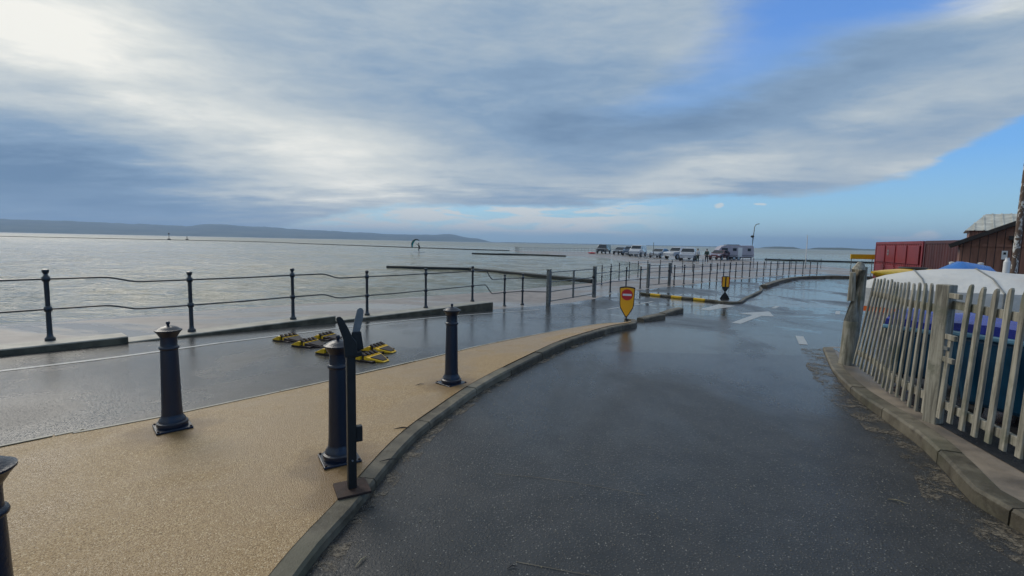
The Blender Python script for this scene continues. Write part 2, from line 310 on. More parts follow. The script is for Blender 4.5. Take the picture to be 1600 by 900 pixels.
# ================================================================== mesh + object helpers
class MB:
    def __init__(s): s.v = []; s.f = []; s.mi = []; s.mats = []; s.cur = 0
    def use(s, m):
        if m not in s.mats: s.mats.append(m)
        s.cur = s.mats.index(m); return s
    def add(s, vs, fs):
        o = len(s.v); s.v += [tuple(v) for v in vs]; s.f += [tuple(o+i for i in f) for f in fs]; s.mi += [s.cur]*len(fs); return s
    def box(s, c, d, rz=0, rx=0, ry=0, taper=1.0):
        Mx = Matrix.Rotation(rz, 3, 'Z') @ Matrix.Rotation(ry, 3, 'Y') @ Matrix.Rotation(rx, 3, 'X')
        vs = []
        for z in (-1, 1):
            k = taper if z > 0 else 1
            for x, y in ((-1, -1), (1, -1), (1, 1), (-1, 1)): vs.append(Vector(c)+Mx @ Vector((x*d[0]/2*k, y*d[1]/2*k, z*d[2]/2)))
        return s.add(vs, [(0, 3, 2, 1), (4, 5, 6, 7), (0, 1, 5, 4), (1, 2, 6, 5), (2, 3, 7, 6), (3, 0, 4, 7)])
    def tube(s, pts, r, n=8, cap=True):
        pts = [Vector(p) for p in pts]; rs = r if isinstance(r, (list, tuple)) else [r]*len(pts)
        vs = []; up = Vector((0, 0, 1))
        for i, p in enumerate(pts):
            d = (pts[min(i+1, len(pts)-1)]-pts[max(i-1, 0)]).normalized()
            a = d.cross(up)
            if a.length < .05: a = d.cross(Vector((1, 0, 0)))
            a.normalize(); b_ = d.cross(a)
            for k in range(n):
                t = 2*math.pi*k/n; vs.append(p+a*math.cos(t)*rs[i]+b_*math.sin(t)*rs[i])
        fs = [(i*n+k, i*n+(k+1) % n, (i+1)*n+(k+1) % n, (i+1)*n+k) for i in range(len(pts)-1) for k in range(n)]
        if cap: fs += [tuple(range(n))[::-1], tuple((len(pts)-1)*n+k for k in range(n))]
        return s.add(vs, fs)
    def lathe(s, prof, c=(0, 0, 0), n=28):
        vs = [(c[0]+r*math.cos(2*math.pi*k/n), c[1]+r*math.sin(2*math.pi*k/n), c[2]+z) for r, z in prof for k in range(n)]
        fs = [(i*n+k, i*n+(k+1) % n, (i+1)*n+(k+1) % n, (i+1)*n+k) for i in range(len(prof)-1) for k in range(n)]
        fs += [tuple(range(n))[::-1], tuple((len(prof)-1)*n+k for k in range(n))]
        return s.add(vs, fs)
    def loft(s, rings, close=True, cap=True):
        n = len(rings[0]); vs = [p for r in rings for p in r]
        rng = range(n) if close else range(n-1)
        fs = [(i*n+k, i*n+(k+1) % n, (i+1)*n+(k+1) % n, (i+1)*n+k) for i in range(len(rings)-1) for k in rng]
        if cap and close: fs += [tuple(range(n))[::-1], tuple((len(rings)-1)*n+k for k in range(n))]
        return s.add(vs, fs)
    def prism(s, poly, t, Mx=None):          # poly of (x,z) extruded along y +-t/2
        n = len(poly); Mx = Mx or Matrix.Identity(4)
        vs = [Mx @ Vector((x, -t/2, z)) for x, z in poly]+[Mx @ Vector((x, t/2, z)) for x, z in poly]
        fs = [tuple(range(n)), tuple(range(2*n-1, n-1, -1))]+[(i, n+i, n+(i+1) % n, (i+1) % n) for i in range(n)]
        return s.add(vs, fs)
    def build(s, name, m=None, parent=None, smooth=False, bevel=0, loc=None, rz=None):
        me = bpy.data.meshes.new(name); me.from_pydata(s.v, [], s.f)
        ms = s.mats or [m]
        for q in ms: me.materials.append(M[q] if isinstance(q, str) else q)
        for p, i in zip(me.polygons, s.mi): p.material_index = i if s.mats else 0
        bm = bmesh.new(); bm.from_mesh(me); bmesh.ops.recalc_face_normals(bm, faces=bm.faces); bm.to_mesh(me); bm.free()
        if smooth:
            for p in me.polygons: p.use_smooth = True
            me.set_sharp_from_angle(angle=R_(40))
        o = bpy.data.objects.new(name, me); COL.objects.link(o)
        if parent: o.parent = parent
        if loc: o.location = loc
        if rz is not None: o.rotation_euler = (0, 0, rz)
        if bevel:
            bv = o.modifiers.new('bevel', 'BEVEL'); bv.width = bevel; bv.segments = 2; bv.limit_method = 'ANGLE'; bv.angle_limit = R_(50)
        return o
def tag(o, label, cat, group=None):
    o['label'] = label; o['category'] = cat
    if group: o['group'] = group
    return o
def thing(name, label, cat, loc=(0, 0, 0), rz=0, group=None):
    o = bpy.data.objects.new(name, None); COL.objects.link(o); o.location = loc; o.rotation_euler = (0, 0, rz); o.empty_display_size = .2
    return tag(o, label, cat, group)
def struct(o, kind='structure'): o['kind'] = kind; return o
def copy_tree(o, parent=None):
    c = o.copy(); COL.objects.link(c)
    if parent: c.parent = parent
    for ch in [x for x in bpy.data.objects if x.parent == o]: copy_tree(ch, c)
    return c

# ================================================================== ground profile (the ramp falls away from the camera)
KN = [(-100, -.04), (4, -.04), (7.5, -.09), (10, -.2), (14, -.40), (17, -.49), (1e5, -.49)]
def RZ(y):
    for a, b in zip(KN, KN[1:]):
        if y <= b[0]: return a[1]+(b[1]-a[1])*(y-a[0])/(b[0]-a[0])
def PZ(y):                                   # right-hand pavement height above the road
    return .1 if y < 4.5 else (.1-.07*(y-4.5)/2 if y < 6.5 else .03)
def HK(y): return .055 if y < 4 else (.055+.045*(y-4)/4 if y < 8 else .1)      # path kerb upstand
def sheet(name, poly, off, m, smax=None, x_step=None):
    bm = bmesh.new(); vs = [bm.verts.new((x, y, 0)) for x, y in poly]; bm.faces.new(vs)
    y0 = min(p[1] for p in poly); y1 = max(p[1] for p in poly); y = math.ceil(y0*2)/2
    while y < min(y1, 18):
        bmesh.ops.bisect_plane(bm, geom=bm.verts[:]+bm.edges[:]+bm.faces[:], plane_co=(0, y, 0), plane_no=(0, 1, 0), dist=1e-5); y += .5
    bmesh.ops.triangulate(bm, faces=bm.faces)
    for v in bm.verts: v.co.z = RZ(v.co.y)+(off(v.co.y) if callable(off) else off)
    for f in bm.faces:
        if f.normal.z < 0: f.normal_flip()
    bmesh.ops.recalc_face_normals(bm, faces=bm.faces)
    for f in bm.faces:
        f.normal_update()
        if f.normal.z < 0: f.normal_flip()
    me = bpy.data.meshes.new(name); bm.to_mesh(me); bm.free(); me.materials.append(M[m])
    o = bpy.data.objects.new(name, me); COL.objects.link(o); return o
def resample(pts, step):
    pts = [Vector((*p, 0)) for p in pts]; out_ = [pts[0]]
    # Catmull-Rom
    dense = []
    for i in range(len(pts)-1):
        p0 = pts[max(i-1, 0)]; p1 = pts[i]; p2 = pts[i+1]; p3 = pts[min(i+2, len(pts)-1)]
        nn = max(2, int((p2-p1).length/.05))
        for k in range(nn):
            t = k/nn; dense.append(.5*((2*p1)+(p2-p0)*t+(2*p0-5*p1+4*p2-p3)*t*t+(3*p1-p0-3*p2+p3)*t**3))
    dense.append(pts[-1]); acc = 0; res = [dense[0]]
    for a, b in zip(dense, dense[1:]):
        acc += (b-a).length
        if acc >= step: res.append(b); acc = 0
    if (res[-1]-dense[-1]).length > step*.3: res.append(dense[-1])
    return [(p.x, p.y) for p in res]
def offset(pts, d):                          # to the left of the direction of travel
    o = []
    for i, p in enumerate(pts):
        a = Vector(pts[max(i-1, 0)]); b = Vector(pts[min(i+1, len(pts)-1)]); t = (b-a).normalized(); o.append((p[0]-t.y*d, p[1]+t.x*d))
    return o

# land outline (everything beyond it dips under the sea)
LAND = [(-45, -14), (-20, 3), (-11.82, 10.95), (-9.46, 13.03), (-7.85, 14.62), (-1.08, 20.22), (5.07, 27.15), (10.6, 37.95), (14.55, 54.85), (15.03, 75.81),
        (9.7, 86.9), (3, 98), (1, 112), (-1, 128), (30, 132), (52, 126), (50, 100), (42, 84), (40, 62), (37, 52), (31, 44), (34, 38), (60, 36), (90, 28), (90, -14)]
def sdist(x, y):
    d = 1e9; ins = False; n = len(LAND)
    for i in range(n):
        ax, ay = LAND[i]; bx, by = LAND[(i+1) % n]
        ex, ey = bx-ax, by-ay; t = max(0, min(1, ((x-ax)*ex+(y-ay)*ey)/(ex*ex+ey*ey)))
        d = min(d, (x-ax-ex*t)**2+(y-ay-ey*t)**2)
        if (ay > y) != (by > y) and x < ax+(y-ay)*ex/ey: ins = not ins
    d = math.sqrt(d); return d if ins else -d
WL = -.55
xs = [-60+i for i in range(0, 45)]+[-15+i*.5 for i in range(0, 80)]+[25+i for i in range(0, 80)]
ys = [-18+i for i in range(0, 16)]+[-2+.5*i for i in range(0, 64)]+[30+i for i in range(0, 115)]
mb = MB(); vs = []
for y in ys:
    for x in xs:
        s = sdist(x, y); s += .25*mn.noise(Vector((x*.3, y*.3, 0)))*min(1, abs(s)) if abs(s) < 8 else 0
        z = min(RZ(y)-.03, WL+.02+.11*s) if s > 0 else WL+.02+.12*s
        vs.append((x, y, max(z, -2.2)))
nx = len(xs)
mb.add(vs, [(j*nx+i, j*nx+i+1, (j+1)*nx+i+1, (j+1)*nx+i) for j in range(len(ys)-1) for i in range(nx-1)])
g = struct(mb.build('ground', 'wetconc', smooth=True))

# sea, out to the horizon
rr = [3, 6]
while rr[-1] < 420: rr.append(rr[-1]*1.0125+.0)
while rr[-1] < 8900: rr.append(rr[-1]*1.25)
aa = [-180+5*i for i in range(0, 23)]+[-70+.42*i for i in range(0, 277)]+[50+5*i for i in range(0, 26)]
def wave(x, y, r):
    if r > 420 or r < 5: return 0.
    cell = r*.0125; h = 0.
    for lam, amp, k in ((5.0, .07, 1), (2.2, .075, 2), (1.0, .052, 3), (.5, .022, 4)):
        f = max(0., min(1., (lam*.75-cell)/(lam*.4)))
        if f > 0: h += amp*f*(1-abs(mn.noise(Vector((x/lam*.42+y*.05/lam, (y+.12*x)/lam, k*9.1))))*2.2)
    s_ = sdist(x, y) if r < 160 else -9
    return (h-.06)*max(.06, min(1, -s_/5))
vs = [(0, 0, WL)]+[(r*math.sin(R_(a)), r*math.cos(R_(a)), WL+(wave(r*math.sin(R_(a)), r*math.cos(R_(a)), r) if -71 < a < 51 else 0)) for r in rr for a in aa]
na = len(aa); mb = MB()
fs = [(0, 1+(k+1) % na, 1+k) for k in range(na)]+[(1+i*na+k, 1+i*na+(k+1) % na, 1+(i+1)*na+(k+1) % na, 1+(i+1)*na+k) for i in range(len(rr)-1) for k in range(na)]
mb.add(vs, fs); struct(mb.build('water', 'water', smooth=True))
# sea bed under it is the ground sheet; a wide bed keeps the sheet going
mb = MB(); mb.add([(-9000, -9000, -2.6), (9000, -9000, -2.6), (9000, 9000, -2.6), (-9000, 9000, -2.6)], [(0, 1, 2, 3)]); struct(mb.build('sea_bed', 'wetconc'))

# foam where the wavelets run up
sh = resample([(-20, 3), (-11.82, 10.95), (-9.46, 13.03), (-7.85, 14.62), (-4.2, 17.6), (-1.08, 20.22), (2, 23.4)], .2)
mb = MB()
for rep, (o0, wd) in enumerate([(-.35, .05), (.25, .03), (-1.1, .03)]):
    pts = [(x+.16*mn.noise(Vector((x*.6, y*.6, rep*7)))+.06*mn.noise(Vector((x*3, y*3, rep))), y+.3*mn.noise(Vector((x*.5, y*.5, rep*3+5)))) for x, y in offset(sh, o0+.0)]
    a = pts; b = [(p[0], p[1]+wd*(.4+1.2*abs(mn.noise(Vector((p[0]*2, p[1]*2, 3)))))) for p in pts]
    mb.add([(p[0], p[1], WL+.03) for p in a]+[(p[0], p[1], WL+.03) for p in b], [(i, i+1, len(a)+i+1, len(a)+i) for i in range(len(a)-1)])
struct(mb.build('foam_line', 'foam'), 'stuff')

# ------------------------------------------------------------------ road, kerbs, pavements
FRONT = [(-12, .85), (-6.95, 6.28), (-5.97, 7.37), (-3.83, 10.35), (-.56, 14.25)]
RK = [(2.98, -3), (2.99, 1.2), (3.03, 2.82), (3.1, 3.12), (3.27, 3.47), (3.47, 3.94), (3.66, 4.57), (3.95, 5.43), (4.44, 6.49), (5.0, 7.5), (5.39, 8.18)]
rk = resample(RK, .2)
road_poly = [(-30, -12), (-20, -6.5)]+FRONT+[(1.25, 15.9), (3.15, 18.3), (4.4, 20.6), (6.4, 22.8), (11.7, 28.3), (19, 35.3), (26, 40.6), (33, 37.5), (60, 35.5), (60, 9), (14, 8.4), (5.5, 8.3)]+rk[::-1]+[(2.98, -12)]
struct(sheet('road', road_poly, 0.0, 'asphalt'))
rp = [(x+.02, y) for x, y in rk]
struct(sheet('pavement', rp+[(5.6, 8.25), (15, 8.25), (15, -6), (2.99, -6)], lambda y: PZ(y), 'pave'))
# right kerb stones
def kerb_run(name, line, wdt, hfun, m, stone=.9, side=1):
    mb = MB(); acc = 0; i = 0
    while i < len(line)-1:
        j = i; acc = 0
        while j < len(line)-1 and acc < stone: acc += math.dist(line[j], line[j+1]); j += 1
        seg = line[i:j+1]; inner = offset(line, side*wdt)[i:j+1]; gap = .007
        rings = []
        jit = random.uniform(-.004, .004)
        for k, (a, b) in enumerate(zip(seg, inner)):
            t = Vector(line[min(i+k+1, len(line)-1)])-Vector(line[max(i+k-1, 0)]); t.normalize()
            sft = t*(gap if k == 0 else (-gap if k == len(seg)-1 else 0))
            a = (a[0]+sft.x, a[1]+sft.y); b = (b[0]+sft.x, b[1]+sft.y)
            h = hfun(a[1])+jit; za, zb = RZ(a[1]), RZ(b[1]); mx = lambda q: (a[0]+(b[0]-a[0])*q, a[1]+(b[1]-a[1])*q)
            ch = min(.02, h*.5)
            rings.append([(a[0], a[1], za-.1), (*mx(.03), za+h-ch), (*mx(.14), za+h), (b[0], b[1], zb+h+.002), (b[0], b[1], zb-.1)])
        mb.loft(rings)
        i = j
    return struct(mb.build(name, m, smooth=False))
kerb_run('kerb', rk, .15, lambda y: PZ(y)+.012, 'kerb', side=-1)
# resin path between the two carriageways
PR = resample([(-1.0, -3), (-1.0, .5), (-.985, 2.1), (-.905, 2.75), (-.79, 3.68), (-.58, 4.42), (-.27, 5.3), (.28, 6.48), (1.12, 8.12), (2.1, 9.75), (2.72, 10.5), (2.9, 10.95)], .15)
inner = offset(PR, .125)
PL = [(-7.6, -.6), (-3.89, 3.53), (-3.57, 3.82), (-3.18, 4.19), (-2.92, 4.5), (-2.28, 5.28), (-1.64, 6.12), (-.94, 7.08), (.02, 8.47), (1.42, 10.3), (2.2, 11.15), (2.75, 11.35)]
pl = resample(PL, .1)
NN = 90
def even(pts, n):
    L = [0]
    for a, b in zip(pts, pts[1:]): L.append(L[-1]+math.dist(a, b))
    r = []; k = 0
    for i in range(n+1):
        d = L[-1]*i/n
        while k < len(L)-2 and L[k+1] < d: k += 1
        t = (d-L[k])/max(1e-9, L[k+1]-L[k]); r.append((pts[k][0]+(pts[k+1][0]-pts[k][0])*t, pts[k][1]+(pts[k+1][1]-pts[k][1])*t))
    return r
A = even(inner, NN); Bp = even(pl, NN); mb = MB(); K = 12; vs = []
for a, b in zip(A, Bp):
    for k in range(K+1):
        q = k/K; x = a[0]+(b[0]-a[0])*q; y = a[1]+(b[1]-a[1])*q; vs.append((x, y, RZ(y)+HK(y)*(1-q)+.014))
mb.add(vs, [(i*(K+1)+k, i*(K+1)+k+1, (i+1)*(K+1)+k+1, (i+1)*(K+1)+k) for i in range(NN) for k in range(K)])
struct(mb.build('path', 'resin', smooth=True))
kerb_run('kerb', PR, .125, lambda y: HK(y)+.006, 'kerb', side=1)
kerb_run('kerb', pl, .05, lambda y: .022, 'coping', side=-1)
# rounded kerb nose joining the path's far end
nose = resample([(2.9, 10.95), (2.98, 11.25), (2.9, 11.5), (2.72, 11.5)], .12)
kerb_run('kerb', nose, .14, lambda y: .105, 'kerb', side=1, stone=.5)
# stepped coping along the sea side
def coping(pts, zt, wd=.42):
    line = resample(pts, .5); back = offset(line, wd); mb = MB(); rings = []
    for a, b in zip(line, back):
        rings.append([(a[0], a[1], -1.2), (a[0], a[1], zt-.015), (a[0]-.012, a[1]+.008, zt), (b[0], b[1], zt), (b[0], b[1], -1.2)])
    mb.loft(rings); return struct(mb.build('kerb', 'coping'))
coping([(-14, -1.4), (-12, .85), (-6.95, 6.28), (-5.97, 7.37)], .02)
coping([(-5.968, 7.375), (-3.83, 10.35)], -.07)
coping([(-3.826, 10.356), (-.56, 14.25)], -.18)
# low kerbs of the drowned island and loose stones
def stone_row(a, b, h0, h1, wd=.16, m='kerb', name='kerb'):
    a = Vector((*a, 0)); b = Vector((*b, 0)); t = (b-a).normalized(); n = Vector((-t.y, t.x, 0))*wd
    mb = MB(); z0 = RZ(a.y)-.05; z1 = RZ(b.y)-.05
    rings = [[(p.x, p.y, z), (p.x, p.y, z+h-.02), (p.x+n.x*.15, p.y+n.y*.15, z+h), ((p+n).x, (p+n).y, z+h), ((p+n).x, (p+n).y, z)] for p, z, h in ((a, z0, h0), ((a+b)/2, (z0+z1)/2, (h0+h1)/2+.01), (b, z1, h1))]
    mb.loft(rings); return mb.build(name, m)
tag(stone_row((3.28, 11.75), (4.05, 12.5), .13, .19, .2, name='kerb_stone'), 'nearer of two stray grey kerb stones standing in the puddle beyond the no entry sign', 'kerb stone', 'loose kerb stones')
tag(stone_row((4.35, 13.4), (5.2, 14.4), .13, .2, .2, name='kerb_stone'), 'farther of two stray grey kerb stones, short of the striped kerb', 'kerb stone', 'loose kerb stones')
ISL = [(5.6, 20.4), (7.7, 18.0), (8.35, 17.75), (9.4, 19.3), (11.8, 22.8), (13.0, 25.2), (11.0, 25.6), (7.2, 23.2)]
struct(sheet('traffic_island', ISL, .065, 'asphalt'))
il = resample(ISL[1:6], .25)
kerb_run('kerb', offset(il, -.12), .12, lambda y: .075, 'kerb', side=1)
# black kerb with three yellow blocks
t_ = thing('striped_kerb', 'low black kerb with three yellow blocks at near edge of the island', 'kerb', (5.55, 20.3, RZ(20)))
sa = Vector((-.05, .1, 0)); sb = Vector((2.2, -2.35, 0))
for k in range(7):
    a = sa.lerp(sb, k/7+.002); b = sa.lerp(sb, (k+1)/7-.002); d = b-a
    mb = MB(); mb.box(((a+b)/2)+Vector((0, 0, .045)), (d.length, .13, .09), rz=math.atan2(d.y, d.x)); mb.build('yellow_block' if k % 2 == 1 else 'black_block', 'yellow' if k % 2 == 1 else 'kerb', t_, bevel=.02)
# low wall kerb farther back
def low_wall(name, pts, z0, z1, wd, m, label, cat):
    mb = MB(); L_ = resample(pts, 2.0); bk = offset(L_, wd); mb.loft([[(a[0], a[1], z0), (a[0], a[1], z1), (b[0], b[1], z1), (b[0], b[1], z0)] for a, b in zip(L_, bk)])
    return tag(mb.build(name, m), label, cat)
low_wall('low_wall', [(13.2, 24.8), (16.5, 29.2), (19.5, 32.6), (22, 34.3), (26, 35.2), (34, 35.0), (48, 33.5)], -.6, -.33, .3, 'kerb', 'long low dark kerb wall curving behind the flooded road', 'wall')

struct(sheet('yard', [(3.86, 4.3), (4.2, 5.0), (4.55, 5.8), (4.9, 6.55), (5.5, 8.1), (14.8, 8.1), (14.8, -5), (3.3, -5), (3.5, 2.7)], lambda y: PZ(y)+.004, 'asphalt'))  # dark wet yard ground; its darkness paints in the shade under the gate
# silt washed against the kerbs, and an older patch of tarmac
_a = [(x-.01, y) for x, y in rk if y > -1]; _b = [(x-.3-.1*mn.noise(Vector((x*2, y*2, 1))), y) for x, y in _a]
struct(sheet('silt', _a+_b[::-1], .003, 'silt'), 'stuff')
_a = [(x+.005, y) for x, y in PR if y < 9.5]; _b = [(x+.1+.06*mn.noise(Vector((x*2, y*2, 4))), y-.03) for x, y in _a]
struct(sheet('silt', _a+_b[::-1], .003, 'silt'), 'stuff')

# painted markings
def stripe(name, pts, wd, z=.004):
    l = resample(pts, .25); a = offset(l, wd/2); b = offset(l, -wd/2)
    return struct(sheet(name, a+b[::-1], z, 'line'))
stripe('road_marking', [(-9.3, 2.3), (-6.12, 5.63), (-4.96, 7.05), (-3.09, 10.0), (-1.62, 12.1), (.89, 14.5)], .09)
stripe('road_marking', [(3.0, 14.95), (5.3, 17.9)], .1)
stripe('road_marking', [(5.32, 8.6), (5.9, 9.7)], .14)
struct(sheet('road_marking', [(5.52, 11.93), (5.68, 11.77), (7.36, 14.0), (7.68, 13.9), (8.3, 15.35), (6.95, 14.6), (7.2, 14.2)], .004, 'line'))
stripe('road_marking', [(10.2, 14.9), (10.9, 15.9)], .12); stripe('road_marking', [(9.0, 16.4), (9.6, 17.2)], .12)
struct(sheet('worn_paint', [(6.1, 15.5), (6.35, 15.3), (8.0, 17.0), (7.6, 17.5)], .004, 'line'))

for sc in ([(-.1, 3.27), (.35, 3.2), (.9, 3.02)], [(.05, 2.33), (.6, 2.2), (1.2, 2.12)]): sc_ = stripe('scratch', sc, .005); sc_.data.materials[0] = M['kerb']

# ------------------------------------------------------------------ distance: hills and low shores
def ridge(name, prof, dist, z0, label_kind=True, depth=.35, m='hill', seed=0):
    mb = MB(); P_ = []
    for (a0, e0), (a1, e1) in zip(prof, prof[1:]):
        n = max(2, int(abs(a1-a0)/.25))
        for k in range(n): q = k/n; q2 = q*q*(3-2*q); P_.append((a0+(a1-a0)*q, e0+(e1-e0)*q2))
    P_.append(prof[-1]); rows = 10; vs = []
    for j in range(rows):
        t = j/(rows-1)
        for a, e in P_:
            d = dist*(1-depth+depth*1.6*t); H = max(2., dist*math.tan(R_(e))+1.6)
            hh = math.sin(min(1, t/.62)*math.pi/2) if t < .62 else math.cos((t-.62)/.38*math.pi/2)
            h = H*hh*(1+.08*mn.noise(Vector((a*.9, t*4, seed)))+.05*mn.noise(Vector((a*3.5, t*9, seed))))
            vs.append((d*math.sin(R_(a)), d*math.cos(R_(a)), z0+h))
    n = len(P_); mb.add(vs, [(j*n+i, j*n+i+1, (j+1)*n+i+1, (j+1)*n+i) for j in range(rows-1) for i in range(n-1)])
    return struct(mb.build(name, m, smooth=True))
HP = [(-62, .9), (-52, 1.0), (-46.72, 1.057), (-42.91, 1.078), (-38.57, 1.037), (-34.14, .965), (-32.0, 1.233), (-28.03, 1.114), (-21.8, .896), (-17.77, .793), (-13.54, .681), (-9.17, .74), (-7.68, .84), (-4.67, .433), (-2.01, .02)]
ridge('hills', HP, 6500, -3)
ridge('far_shore', [(-2.5, .02), (0, .06), (6, .05), (9.3, .06), (15, .05), (22.3, .06), (26, .03)], 5200, -2, seed=3)
ridge('low_island', [(27.0, .0), (27.6, .12), (28.8, .2), (30.2, .17), (30.9, .0)], 3000, -2, seed=5)
ridge('low_island', [(31.3, .0), (32.3, .16), (34, .2), (36, .13), (40, .14), (46, .1), (47, 0)], 2900, -2, seed=6)

# air between here and the hills
hz = bpy.data.materials.new('haze_air'); hz.use_nodes = True; hn = NT(hz.node_tree); hn.n.clear()
ho = hn.new('ShaderNodeOutputMaterial'); hv = hn.new('ShaderNodeVolumePrincipled'); hv.inputs['Color'].default_value = (.46, .68, 1, 1); hv.inputs['Density'].default_value = 1.6e-4; hv.inputs['Anisotropy'].default_value = .2
hn.l.new(hv.outputs[0], ho.inputs['Volume']); M['haze'] = hz
mb = MB(); mb.box((0, 0, 98), (19000, 19000, 204)); struct(mb.build('haze', 'haze'), 'stuff')

# ------------------------------------------------------------------ sea walls, jetties
low_wall('sea_wall', [(-330, 240), (-251, 236), (-180, 233), (-121.7, 228), (-80, 187), (-40.8, 152.6), (-18, 134), (-1, 124)], -.9, -.37, 1.2, 'rubblewood', 'long thin dark wall crossing the water at the far side of the lake', 'wall')
low_wall('sea_wall', [(44, 84), (51, 80), (58, 78), (72, 73)], -.9, -.3, .8, 'rubblewood', 'low dark wall in the water right of the caravan', 'wall')
t_ = thing('jetty', 'long black timber jetty edge lying low in the water behind the railing', 'jetty', (-9.27, 35.9, WL))
mb = MB(); P3 = [(0, 0), (6.15, -.3), (13.7, -9.5)]
for (a, b) in zip(P3, P3[1:]):
    d = Vector(b)-Vector(a); c = (Vector(a)+Vector(b))/2; mb.box((c.x, c.y, .13), (d.length+.2, .5, .2), rz=math.atan2(d.y, d.x))
mb.build('deck_beam', 'rubblewood', t_, bevel=.03)
for k in range(8):
    q = k/7*2; i = min(1, int(q)); f_ = q-i; x = P3[i][0]+(P3[i+1][0]-P3[i][0])*f_; y = P3[i][1]+(P3[i+1][1]-P3[i][1])*f_
    mb = MB(); mb.tube([(x, y-.1, -1.4), (x, y-.1, .06)], .1); mb.build('pile', 'rubblewood', t_)
t_ = thing('jetty', 'thin dark jetty far out with a pale concrete top beside the car park', 'jetty', (-7.1, 84.8, WL))
mb = MB(); mb.box((8, -2, .07), (16.6, .6, .26), rz=-.26); mb.build('deck_beam', 'rubblewood', t_)
mb = MB(); mb.box((9, -1.6, .23), (9, .5, .05), rz=-.26); mb.build('concrete_top', 'coping', t_)

# ------------------------------------------------------------------ railings
def rail_post(base, h, parent, m='rail', r=.03, balls=(.44, .86)):
    mb = MB()
    prof = [(r*2.1, 0), (r*2.1, .035), (r*1.35, .06), (r*1.15, .1)]
    for bz in balls: z = bz*h; prof += [(r*1.05, z-.045), (r*1.55, z-.03), (r*1.75, z), (r*1.55, z+.03), (r*1.0, z+.045)]
    prof += [(r*.85, h*.93), (r*1.3, h*.95), (r*1.45, h*.97), (r*1.35, h*.99), (r*.6, h)]
    mb.lathe(prof, n=12); return mb.build('post', m, parent, smooth=True, loc=base)
POSTS = [(-9.3, 4.2, .02), (-8.0, 5.6, .02), (-6.8, 6.97, .02), (-5.6, 8.3, -.07), (-4.5, 9.79, -.07), (-3.41, 11.23, -.18), (-2.29, 12.69, -.18), (-1.18, 14.27, -.18), (-.24, 15.58, -.49), (.36, 16.16, -.49)]
H = 1.06
rl = thing('railing', 'dark navy promenade railing with ball posts stepping down the wet coping', 'railing', (-6.8, 6.97, .02)); off0 = Vector((-6.8, 6.97, .02))
for p in POSTS: rail_post(Vector(p)-off0, H, rl)
def rails(run, parent, off0, levels=(.44, .86), Hh=H, r=.014, m='rail'):
    for (a, b) in zip(run, run[1:]):
        for lv in levels:
            a3 = Vector((a[0], a[1], a[2]+lv*Hh)); b3 = Vector((b[0], b[1], b[2]+lv*Hh)); mb = MB()
            if abs(a[2]-b[2]) > .03:
                p1 = a3.lerp(b3, .35); p1.z = a3.z; p2 = a3.lerp(b3, .62); p2.z = b3.z
                sg = [a3]
                for k in range(7): q = k/6; s = q*q*(3-2*q); v = p1.lerp(p2, q); v.z = a3.z+(b3.z-a3.z)*s; sg.append(v)
                sg.append(b3)
            else:
                md = a3.lerp(b3, .5); md.z -= .006; sg = [a3, md, b3]
            mb.tube([v-off0 for v in sg], r, 8); mb.build('rail', m, parent, smooth=True)
rails(POSTS, rl, off0); 
end = [(.36, 16.16, -.49), (1.15, 16.0, -.49)]; rails(end, rl, off0)
# metal field gates in the railing
def field_gate(a, b, label, mid=True):
    a = Vector((*a, RZ(a[1]))); b = Vector((*b, RZ(b[1]))); t = thing('metal_gate', label, 'gate', a, 0, 'grey metal gates in the railing'); d = b-a
    rz = math.atan2(d.y, d.x); L = math.hypot(d.x, d.y); u = Vector((d.x, d.y, 0)).normalized()
    for q in (0, L):
        mb = MB(); mb.box((0, 0, .58), (.12, .12, 1.18)); mb.box((0, 0, 1.19), (.14, .14, .03)); mb.build('gate_post', 'galv', t, bevel=.01, loc=u*q, rz=rz)
    mb = MB(); z = d.z
    for zz_ in (.14, .46, .78, 1.1): mb.tube([u*.1+Vector((0, 0, zz_)), u*(L-.1)+Vector((0, 0, zz_+z*0))], .017, 8)
    for q in ([.1, L/2, L-.1] if mid else [.1, L-.1]): mb.box(u*q+Vector((0, 0, .62)), (.06, .05, 1.0), rz=rz)
    mb.build('gate_frame', 'galv', t)
    mb = MB(); mb.box(u*(L-.14)+Vector((0, -.05, .8)), (.12, .04, .06), rz=rz); mb.build('latch', 'rust', t)
    return t
field_gate((1.21, 15.75), (3.19, 18.55), 'nearer grey metal gate in the railing, left of the no entry sign')
field_gate((6.68, 23.54), (8.25, 25.15), 'farther grey metal gate in the railing behind the no entry sign')
# far front railing, up to the bend at the water's edge
ft = thing('railing', 'dark railing of many thin posts running behind the flooded road', 'railing', (4.3, 20.94, RZ(21))); o2 = Vector((4.3, 20.94, RZ(21)))
pts2 = [(3.3, 19.3), (4.3, 20.94), (5.25, 22.05), (6.19, 23.11), None, (8.66, 25.62)]
run = []
path2 = [(8.66, 25.62), (11.7, 28.72), (15.58, 33.0), (19.0, 35.92), (22.93, 39.2), (26.2, 41.3)]
ev = even(path2, 20)
seq = [(3.3, 19.3), (4.3, 20.94), (5.25, 22.05), (6.19, 23.11), (6.55, 23.4)]
for p in seq[1:4]: rail_post(Vector((*p, -.49))-o2, 1.08, ft)
rails([(*p, -.49) for p in seq], ft, o2, r=.016)
for p in ev: rail_post(Vector((*p, -.49))-o2, 1.08, ft)
rails([(*p, -.49) for p in ev], ft, o2, r=.016)
bt = thing('railing', 'thin grey railing on the far side of the slipway before the parked cars', 'railing', (5.5, 27.5, -.5)); o3 = Vector((5.5, 27.5, -.5))
ev2 = even([(4.6, 24.6), (6.2, 28.2), (9.2, 33.5), (14.5, 39.6), (20.0, 45.5), (24.8, 49.0), (30.5, 52.0), (34, 53)], 20)
